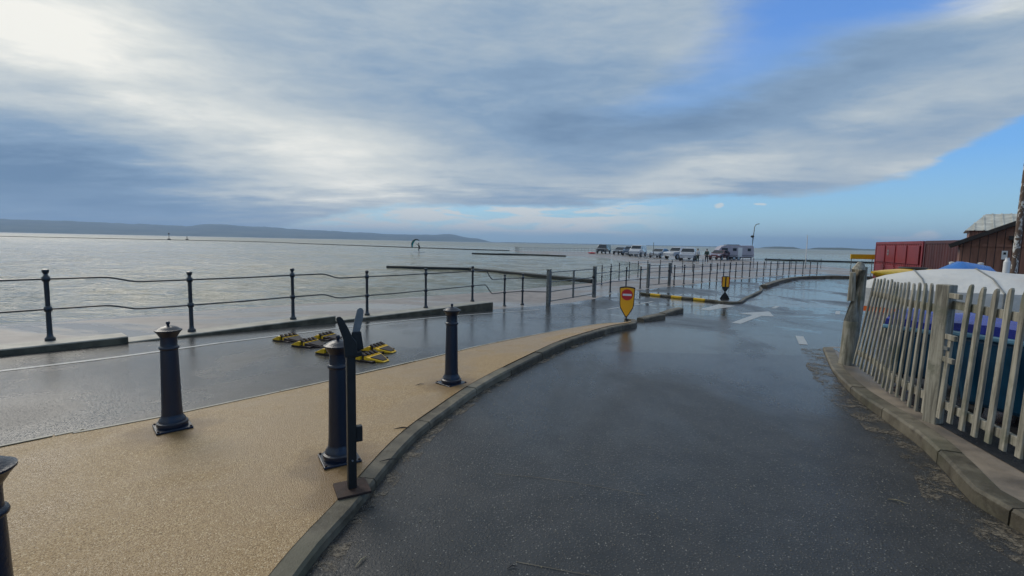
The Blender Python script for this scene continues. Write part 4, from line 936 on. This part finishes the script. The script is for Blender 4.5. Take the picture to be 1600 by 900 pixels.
# ------------------------------------------------------------------ vehicles on the far car park
def wheel(t, x, y, r):
    mb = MB(); mb.tube([(0, -.1, 0), (0, .1, 0)], r, 16); ty = mb.build('wheel', 'rubber', t, smooth=True, loc=(x, y, r))
    mb = MB(); mb.tube([(0, -.112, 0), (0, .112, 0)], r*.6, 12); mb.build('rim', 'alloy', ty, smooth=True)
def car(name, label, cat, loc, rz, m, kind):
    t = thing(name, label, cat, loc, rz, 'vehicles parked on the far car park')
    K_ = {'hatch': (4.1, 1.76, [(0, .35), (0, .62), (.1, .78), (1.0, .95), (1.25, .98), (1.95, 1.42), (2.3, 1.47), (3.4, 1.44), (3.95, 1.0), (4.08, .9), (4.1, .45), (4.0, .3)], (1.3, 3.9, .98)),
          'suv': (4.5, 1.86, [(0, .4), (0, .8), (.12, .95), (1.15, 1.08), (1.35, 1.1), (1.95, 1.64), (2.3, 1.7), (4.0, 1.66), (4.38, 1.12), (4.5, 1.0), (4.5, .5), (4.4, .36)], (1.4, 4.3, 1.1)),
          'van': (4.9, 1.9, [(0, .4), (0, .85), (.1, 1.0), (.75, 1.2), (.95, 1.25), (1.5, 1.85), (1.8, 1.93), (4.8, 1.93), (4.88, 1.8), (4.9, .5), (4.8, .36)], (1.0, 2.3, 1.2)),
          'pickup': (5.0, 1.85, [(0, .45), (0, .85), (.1, 1.0), (1.2, 1.1), (1.4, 1.12), (1.95, 1.7), (2.2, 1.75), (3.2, 1.74), (3.45, 1.12), (4.95, 1.1), (5.0, 1.05), (5.0, .6), (4.9, .45)], (1.45, 3.4, 1.12))}[kind]
    L, Wd, prof, (gx0, gx1, gz) = K_
    zmx = max(z for x, z in prof)
    mb = MB(); vs = []
    def hw(z): return Wd/2*(1 if z < gz else 1-.2*(z-gz)/(zmx-gz))*(1 if z > .45 else .95)
    n = len(prof)
    for s in (-1, 1):
        for x, z in prof: vs.append((x, s*hw(z)*(.93 if (x < .15 or x > L-.12) else 1), z))
    mb.add(vs, [tuple(range(n)), tuple(range(2*n-1, n-1, -1))]+[(i, n+i, n+(i+1) % n, (i+1) % n) for i in range(n)]); mb.build('body', m, t, bevel=.04)
    top = [(x, z) for x, z in prof if z >= gz-.01 and gx0-.3 <= x <= gx1+.2]
    # side windows
    x0 = gx0+.25; x1 = gx1-.3; zt = zmx-.12
    for s in (-1, 1):
        mb = MB(); q0 = gz+.03
        pl_ = [(x0, q0), (x1, q0), (x1-.25, zt), (x0+.5, zt)]
        a = [(x, s*(hw(z)+.008), z) for x, z in pl_]; b = [(x, s*(hw(z)-.02), z) for x, z in pl_]
        mb.add(a+b, [(0, 1, 2, 3), (7, 6, 5, 4), (0, 4, 5, 1), (1, 5, 6, 2), (2, 6, 7, 3), (3, 7, 4, 0)]); mb.build('window', 'glass', t)
    # windscreen: between the bonnet end and the roof start
    seg = [(p, q) for p, q in zip(prof, prof[1:]) if q[1]-p[1] > .35 and p[0] > .3][0]
    def pane(p, q, nm, o):
        a = Vector((p[0], 0, p[1])); b = Vector((q[0], 0, q[1])); A_ = a.lerp(b, .1); B_ = a.lerp(b, .9); nn = Vector((-(b-a).z, 0, (b-a).x)).normalized()
        mb = MB(); vs = []
        for dd in (.012, -.02):
            for pt in (A_, B_):
                for s in (-1, 1): vs.append((pt.x+nn.x*dd, s*hw(pt.z)*.9, pt.z+nn.z*dd))
        mb.add(vs, [(0, 1, 3, 2), (4, 6, 7, 5), (0, 4, 5, 1), (2, 3, 7, 6), (0, 2, 6, 4), (1, 5, 7, 3)]); mb.build(nm, 'glass', t)
    pane(*seg, 'windscreen', 1)
    dn = [(p, q) for p, q in zip(prof, prof[1:]) if p[1]-q[1] > .35 and q[1] > .8]
    if dn: pane(*dn[0], 'rear_window', 1)
    r = .32 if kind == 'hatch' else .37
    for x in (L*.18, L*.8):
        for s in (-1, 1): wheel(t, x, s*(Wd/2-.09), r)
    for s in (-1, 1):
        mb = MB(); mb.box((.06, s*Wd*.36, .72), (.12, .3, .14)); mb.build('headlight', 'headl', t, bevel=.02)
        mb = MB(); mb.box((L-.05, s*Wd*.4, .88), (.12, .16, .22)); mb.build('tail_light', 'taill', t, bevel=.02)
        mb = MB(); mb.box((gx0+.35, s*(Wd/2+.08), gz+.06), (.1, .16, .12)); mb.build('mirror', m, t, bevel=.02)
    mb = MB(); mb.box((-.012, 0, .5), (.02, .5, .11)); mb.build('number_plate', 'signw', t)
    return t
GZ = -.49
# heading: local +x points to the tail, so the bonnet (x = 0) faces the camera side
CARS = [('van', 'black van parked alone at the far left of the row', 'van', (19.6, 108), 62, 'ck', 'van'),
        ('parked_car', 'black hatchback parked first in the line left of the slate car', 'car', (21.9, 101.5), 58, 'ck', 'hatch'),
        ('parked_car', 'slate blue car between the black hatchback and the white van', 'car', (22.3, 94.5), 58, 'cb', 'suv'),
        ('van', 'white van with dark windscreen parked beyond the bicycles', 'van', (21.9, 87), 60, 'cw', 'van'),
        ('parked_car', 'silver hatchback parked left of the white pickup', 'car', (23.7, 81), 50, 'cs', 'hatch'),
        ('pickup_truck', 'white pickup truck with cab windows in the middle of the row', 'pickup', (24.4, 75.5), 38, 'cw', 'pickup'),
        ('parked_car', 'white sport utility car nearest in the row, right of the pickup', 'car', (24.4, 67.5), 66, 'cw', 'suv'),
        ('parked_car', 'maroon car parked at the left end of the caravan', 'car', (31.6, 75.5), 48, 'cm', 'hatch')]
for n_, l_, c_, (x, y), a_, m_, k_ in CARS: car(n_, l_, c_, (x, y, GZ), R_(a_), m_, k_).scale = (1.1, 1.1, 1.1)

cv_ = thing('caravan', 'pale touring caravan with dark roof vent at the right of the car park', 'caravan', (33.2, 79.5, GZ), R_(-6))
prof = [(0, .5), (-.1, .9), (.15, 1.3), (.75, 2.1), (1.3, 2.35), (5.6, 2.4), (5.85, 2.25), (5.95, .5)]
mb = MB(); mb.prism(prof, 2.2); mb.build('body', 'van', cv_, bevel=.08)
mb = MB(); mb.prism([(1.6, 2.36), (1.8, 2.5), (3.6, 2.52), (4.0, 2.38)], 1.2); mb.build('roof_vent', 'vandk', cv_)
for x, w_ in ((.9, .9), (2.6, .6), (4.9, .5)):
    mb = MB(); mb.box((x+w_/2, -1.112, 1.7), (w_, .03, .45)); mb.build('window', 'glass', cv_, bevel=.02)
mb = MB(); mb.box((3.75, -1.112, 1.3), (.65, .025, 1.5)); mb.build('door', 'signw', cv_)
mb = MB(); mb.box((2.9, -1.112, .78), (5.6, .025, .09)); mb.build('stripe', 'vandk', cv_)
mb = MB(); mb.box((2.9, 0, .45), (5.5, 2.0, .12)); mb.build('chassis', 'black', cv_)
for x in (2.9, 3.6):
    for s in (-1, 1): wheel(cv_, x, s*1.0, .33)
mb = MB(); mb.tube([(0, 0, .45), (-1.1, 0, .5)], .05, 8); mb.tube([(-.9, 0, 0), (-.9, 0, .5)], .04, 8); mb.build('drawbar', 'black', cv_)
for s in (-1, 1): mb = MB(); mb.box((5.96, s*.85, .9), (.05, .18, .4)); mb.build('tail_light', 'taill', cv_)

def bicycle(label, loc, rz):
    t = thing('bicycle', label, 'bicycle', loc, rz, 'bicycles by the parked cars')
    for x in (0, 1.05):
        mb = MB(); R0 = .33; mb.tube([(x+R0*math.cos(a), 0, .34+R0*math.sin(a)) for a in [2*math.pi*k/20 for k in range(21)]], .025, 6, False); wl = mb.build('wheel', 'rubber', t)
        mb = MB()
        for k in range(6): a = math.pi*k/6; mb.tube([(x-.31*math.cos(a), 0, .34-.31*math.sin(a)), (x+.31*math.cos(a), 0, .34+.31*math.sin(a))], .006, 4)
        mb.build('spokes', 'alloy', wl)
    mb = MB()
    for a, b in [((0, .34), (.38, .82)), ((0, .34), (.45, .32)), ((.45, .32), (.36, .88)), ((.45, .32), (.86, .78)), ((.38, .8), (.88, .84)), ((1.05, .34), (.84, .98))]: mb.tube([(a[0], 0, a[1]), (b[0], 0, b[1])], .022, 6)
    mb.build('frame', 'rust', t)
    mb = MB(); mb.box((.34, 0, .92), (.26, .12, .05)); mb.build('saddle', 'rubber', t)
    mb = MB(); mb.tube([(.78, -.28, 1.0), (.84, -.1, 1.02), (.84, .1, 1.02), (.78, .28, 1.0)], .018, 6); mb.build('handlebar', 'rubber', t)
    return t
bicycle('left one of two bicycles in front of the white van', (20.3, 77.0, GZ), .15)
bicycle('right one of two bicycles in front of the white van', (21.8, 77.5, GZ), -.1)

# ------------------------------------------------------------------ people (small in the picture)
def skinned(name, joints, edges, m, parent=None, sub=1):
    me = bpy.data.meshes.new(name); me.from_pydata([j[0] for j in joints], edges, []); o = bpy.data.objects.new(name, me); COL.objects.link(o)
    md = o.modifiers.new('skin', 'SKIN'); md.use_smooth_shade = True
    for i, j in enumerate(joints): me.skin_vertices[0].data[i].radius = (j[1], j[1]*j[2] if len(j) > 2 else j[1])
    me.skin_vertices[0].data[0].use_root = True
    s = o.modifiers.new('sub', 'SUBSURF'); s.levels = sub; s.render_levels = sub
    dg = bpy.context.evaluated_depsgraph_get(); ev_ = o.evaluated_get(dg); me2 = bpy.data.meshes.new_from_object(ev_)
    o.modifiers.clear(); o.data = me2; me2.materials.clear(); me2.materials.append(M[m])
    if parent: o.parent = parent
    return o
def person(label, loc, rz, top, legs, arms='down', lean=0., hair='ck', crouch=0.):
    t = thing('person', label, 'person', loc, rz)
    hz = .92-crouch; k = crouch
    hip = Vector((0, 0, hz)); ch = Vector((lean*.6, 0, hz+.42)); nk = Vector((lean, 0, hz+.58)); hd = Vector((lean*1.15, 0, hz+.74))
    J = [(hip, .12, 1.2), (ch, .14, 1.3), (nk, .06), (hd, .095), (hd+Vector((0, 0, .08)), .08)]; E_ = [(0, 1), (1, 2), (2, 3), (3, 4)]
    LJ = []
    for s in (-1, 1):
        b = len(J); kn = Vector((k*.9, s*.13, .48-k*.35)); an = Vector((-.02, s*.15, .08)); to = Vector((.14, s*.16, .04))
        J += [(Vector((0, s*.09, hz-.05)), .095), (kn, .06), (an, .045), (to, .035)]; E_ += [(0, b), (b, b+1), (b+1, b+2), (b+2, b+3)]; LJ.append((J[b][0], kn, an))
        b = len(J); sh_ = nk+Vector((0, s*.19, -.06))
        if arms == 'down': el_ = sh_+Vector((.02, s*.06, -.28)); wr = el_+Vector((.12, 0, -.22))
        else: el_ = sh_+Vector((.2, s*.04, .02)); wr = el_+Vector((.2, 0, .16))
        J += [(sh_, .06), (el_, .042), (wr, .03), (wr+(wr-el_).normalized()*.12, .028)]; E_ += [(1, b), (b, b+1), (b+1, b+2), (b+2, b+3)]
        LJ.append((sh_, el_, wr))
    skinned('body', J, E_, 'skin', t)
    Jt = [(hip+Vector((0, 0, .02)), .145, 1.2), (ch, .165, 1.25), (nk-Vector((0, 0, .03)), .09)]; Et = [(0, 1), (1, 2)]
    for q in (1, 3):
        b = len(Jt); a_, e_, w_ = LJ[q]; Jt += [(a_, .075), (e_, .058), (w_, .045)]; Et += [(1, b), (b, b+1), (b+1, b+2)]
    skinned('jacket', Jt, Et, top, t)
    Jl = [(hip, .14, 1.1)]; El = []
    for q in (0, 2):
        b = len(Jl); a_, e_, w_ = LJ[q]; Jl += [(a_, .11), (e_, .078), (w_, .062)]; El += [(0, b), (b, b+1), (b+1, b+2)]
    skinned('trousers', Jl, El, legs, t)
    mb = MB(); mb.lathe([(.02, -.02), (.095, .0), (.11, .05), (.09, .11), (.04, .14), (.01, .145)], hd+Vector((-.015, 0, .03)), 14); mb.build('hair', hair, t, smooth=True)
    return t
person('person in a dark green coat standing between the white car and the caravan', (25.2, 62.5, GZ), -1.9, 'dkgreen', 'black')
person('person in a pale jacket beside the person in dark green', (24.3, 63.2, GZ), -1.2, 'white', 'dkgreen')
wp = person('person in a dark wetsuit crouching on a board holding a teal wing on the lake', (-17.1, 88, WL+.1), -2.9, 'black', 'black', arms='up', lean=.1, crouch=.18)
mb = MB(); rings = []
for i in range(11):
    q = i/10; w_ = .3*math.sin(math.pi*min(.97, max(.03, q)))**.6; rings.append([(-.9+q*1.9, -w_, 0), (-.9+q*1.9, -w_*.7, .07), (-.9+q*1.9, w_*.7, .07), (-.9+q*1.9, w_, 0), (-.9+q*1.9, 0, -.04)])
mb.loft(rings); tag(mb.build('surfboard', 'cw', smooth=True, loc=(-17.1, 88, WL+.03), rz=.2), 'small pale board under the person with the teal wing', 'board')
wg = thing('wing_sail', 'teal handheld wing sail held up over the lake', 'wing sail', (-17.5, 87.4, WL+.5), .1)
mb = MB(); rings = []
for i in range(15):
    a = R_(-30+i*11.5); cx2, cz2 = -1.0*math.cos(a)*.8, .85+1.0*math.sin(a); c_ = .75*math.cos(R_((i-7)*11)); c_ = max(.12, c_)
    rings.append([(cx2, -.35, cz2), (cx2+c_*.5*math.cos(a)*.8, .0, cz2-c_*.2*math.sin(a)), (cx2+c_*.5*math.cos(a)*.8+.02, .03, cz2-c_*.2*math.sin(a)+.02), (cx2+.03, -.33, cz2+.02)])
mb.loft(rings); mb.build('canopy', 'teal', wg, smooth=True)
mb = MB(); mb.tube([(-.84*math.cos(R_(-30+i*11.5)), -.36, .85+1.02*math.sin(R_(-30+i*11.5))) for i in range(15)], .07, 8); mb.build('leading_edge', 'black', wg, smooth=True)

# buoys and masts
def buoy(x, y, label, h):
    t = thing('buoy', label, 'buoy', (x, y, WL), 0, 'dark buoys on the lake'); mb = MB(); mb.lathe([(.1, -.3), (.65, -.1), (.8, .25), (.6, .5), (.3, .55)], n=14); mb.build('float', 'black', t, smooth=True)
    mb = MB(); mb.lathe([(.12, .55), (.08, h*.8), (.32, h*.8), (.32, h), (.05, h+.1)], n=10); mb.build('topmark', 'black', t)
buoy(-182, 255, 'dark buoy with a tall topmark at the end of the wall line, left', 3.4); buoy(-186, 275, 'dark round buoy right of the one with the tall topmark', 1.6)

# car park lamp post
lp = thing('street_lamp', 'slim lamp post with a dark box beside the caravan', 'lamp', (39.6, 80, GZ), 0)
mb = MB(); mb.tube([(0, 0, 0), (.15, 0, 3.6), (.3, 0, 5.6), (.6, 0, 5.9)], [.1, .08, .06, .05], 10); mb.build('pole', 'galv', lp, smooth=True)
mb = MB(); mb.box((.75, 0, 5.95), (.6, .2, .1), ry=-.3); mb.build('lamp_head', 'galv', lp, bevel=.02)
mb = MB(); mb.lathe([(.05, -.2), (.25, -.12), (.27, .1), (.1, .2)], (-.02, -.1, 3.9), 12); mb.build('box', 'black', lp, smooth=True)
mb = MB(); mb.tube([(0, 0, 0), (-.05, 0, 4.0)], [.07, .045], 8); tag(mb.build('mast', 'signw', smooth=True, loc=(36.6, 60, WL-.2)), 'thin white mast standing in the water right of the lamp post', 'mast')
mb = MB(); mb.tube([(0, 0, 0), (0, 0, 2.6)], .05, 8); tag(mb.build('mast', 'galv', loc=(23.2, 79.5, GZ)), 'short grey post behind the silver hatchback', 'post')
mb = MB(); rings = [[(q*1.9, math.cos(a)*.3*math.sin(math.pi*(.03+.94*q))**.7, .2+math.sin(a)*.2*math.sin(math.pi*(.03+.94*q))**.7) for a in [2*math.pi*k/10 for k in range(10)]] for q in [i/10 for i in range(11)]]
mb.loft(rings); tag(mb.build('kayak', 'signr', smooth=True, loc=(16.2, 104, GZ), rz=.1), 'small red kayak lying on the car park left of the black van', 'kayak')

# litter of straw and twigs on the tarmac and path
random.seed(3)
for k, (x, y, z, L, a, m_) in enumerate([(-.74, 2.3, RZ(2)+.006, .09, 1.2, 'straw'), (.03, 2.28, RZ(2)+.006, .05, .3, 'leaf'), (-1.0, 5.2, path_z(.3, 5.2)+.004, .1, .5, 'leaf'), (-.9, 3.9, path_z(.1, 3.9)+.004, .13, .2, 'leaf'), (-.85, 3.3, path_z(0.02, 3.3)+.004, .14, .3, 'leaf'), (2.55, 3.0, RZ(3)+.006, .1, -.6, 'straw')]):
    mb = MB(); c_, s_ = math.cos(a), math.sin(a); mb.tube([(x-c_*L/2, y-s_*L/2, z), (x, y+.01, z+.006), (x+c_*L/2, y+s_*L/2, z+.003)], [.002, .005, .002], 5)
    tag(mb.build('twig', m_), ['pale straw lying on the tarmac by the near kerb', 'dark leaf scrap lying on the near tarmac', 'dark twig on the beige path behind the middle bollard', 'thin twig on the beige path by the kerb', 'bent twig at the foot of the forked post', 'pale straw near the right kerb'][k], 'twig', 'litter on the ground')

# loose grit on the tarmac near the camera
def grit(name, n, area, m, lo, hi, zf):
    mb = MB()
    for _ in range(n):
        x, y = area(); r = random.uniform(lo, hi); z = zf(x, y); vs = []
        for k in range(5): a = 2*math.pi*k/5+random.uniform(-.3, .3); vs.append((x+r*math.cos(a), y+r*math.sin(a), z))
        vs.append((x+random.uniform(-.3, .3)*r, y, z+r*random.uniform(.5, 1))); mb.add(vs, [(k, (k+1) % 5, 5) for k in range(5)]+[(4, 3, 2, 1, 0)])
    return struct(mb.build(name, m), 'stuff')
def a_road():
    while True:
        y = random.uniform(1.6, 6.5); x = random.uniform(-.95, 3.0)
        xl = -.9 if y < 3 else -.9+(y-3)*.33
        if x > xl+.05 and random.random() < .25+.75*math.exp(-abs(x-xl)*2)+.5*math.exp(-abs(3-x)*2): return x, y
grit('grit', 900, a_road, 'straw', .0015, .0045, lambda x, y: RZ(y)+.002)
grit('grit', 500, a_road, 'coping', .002, .006, lambda x, y: RZ(y)+.002)
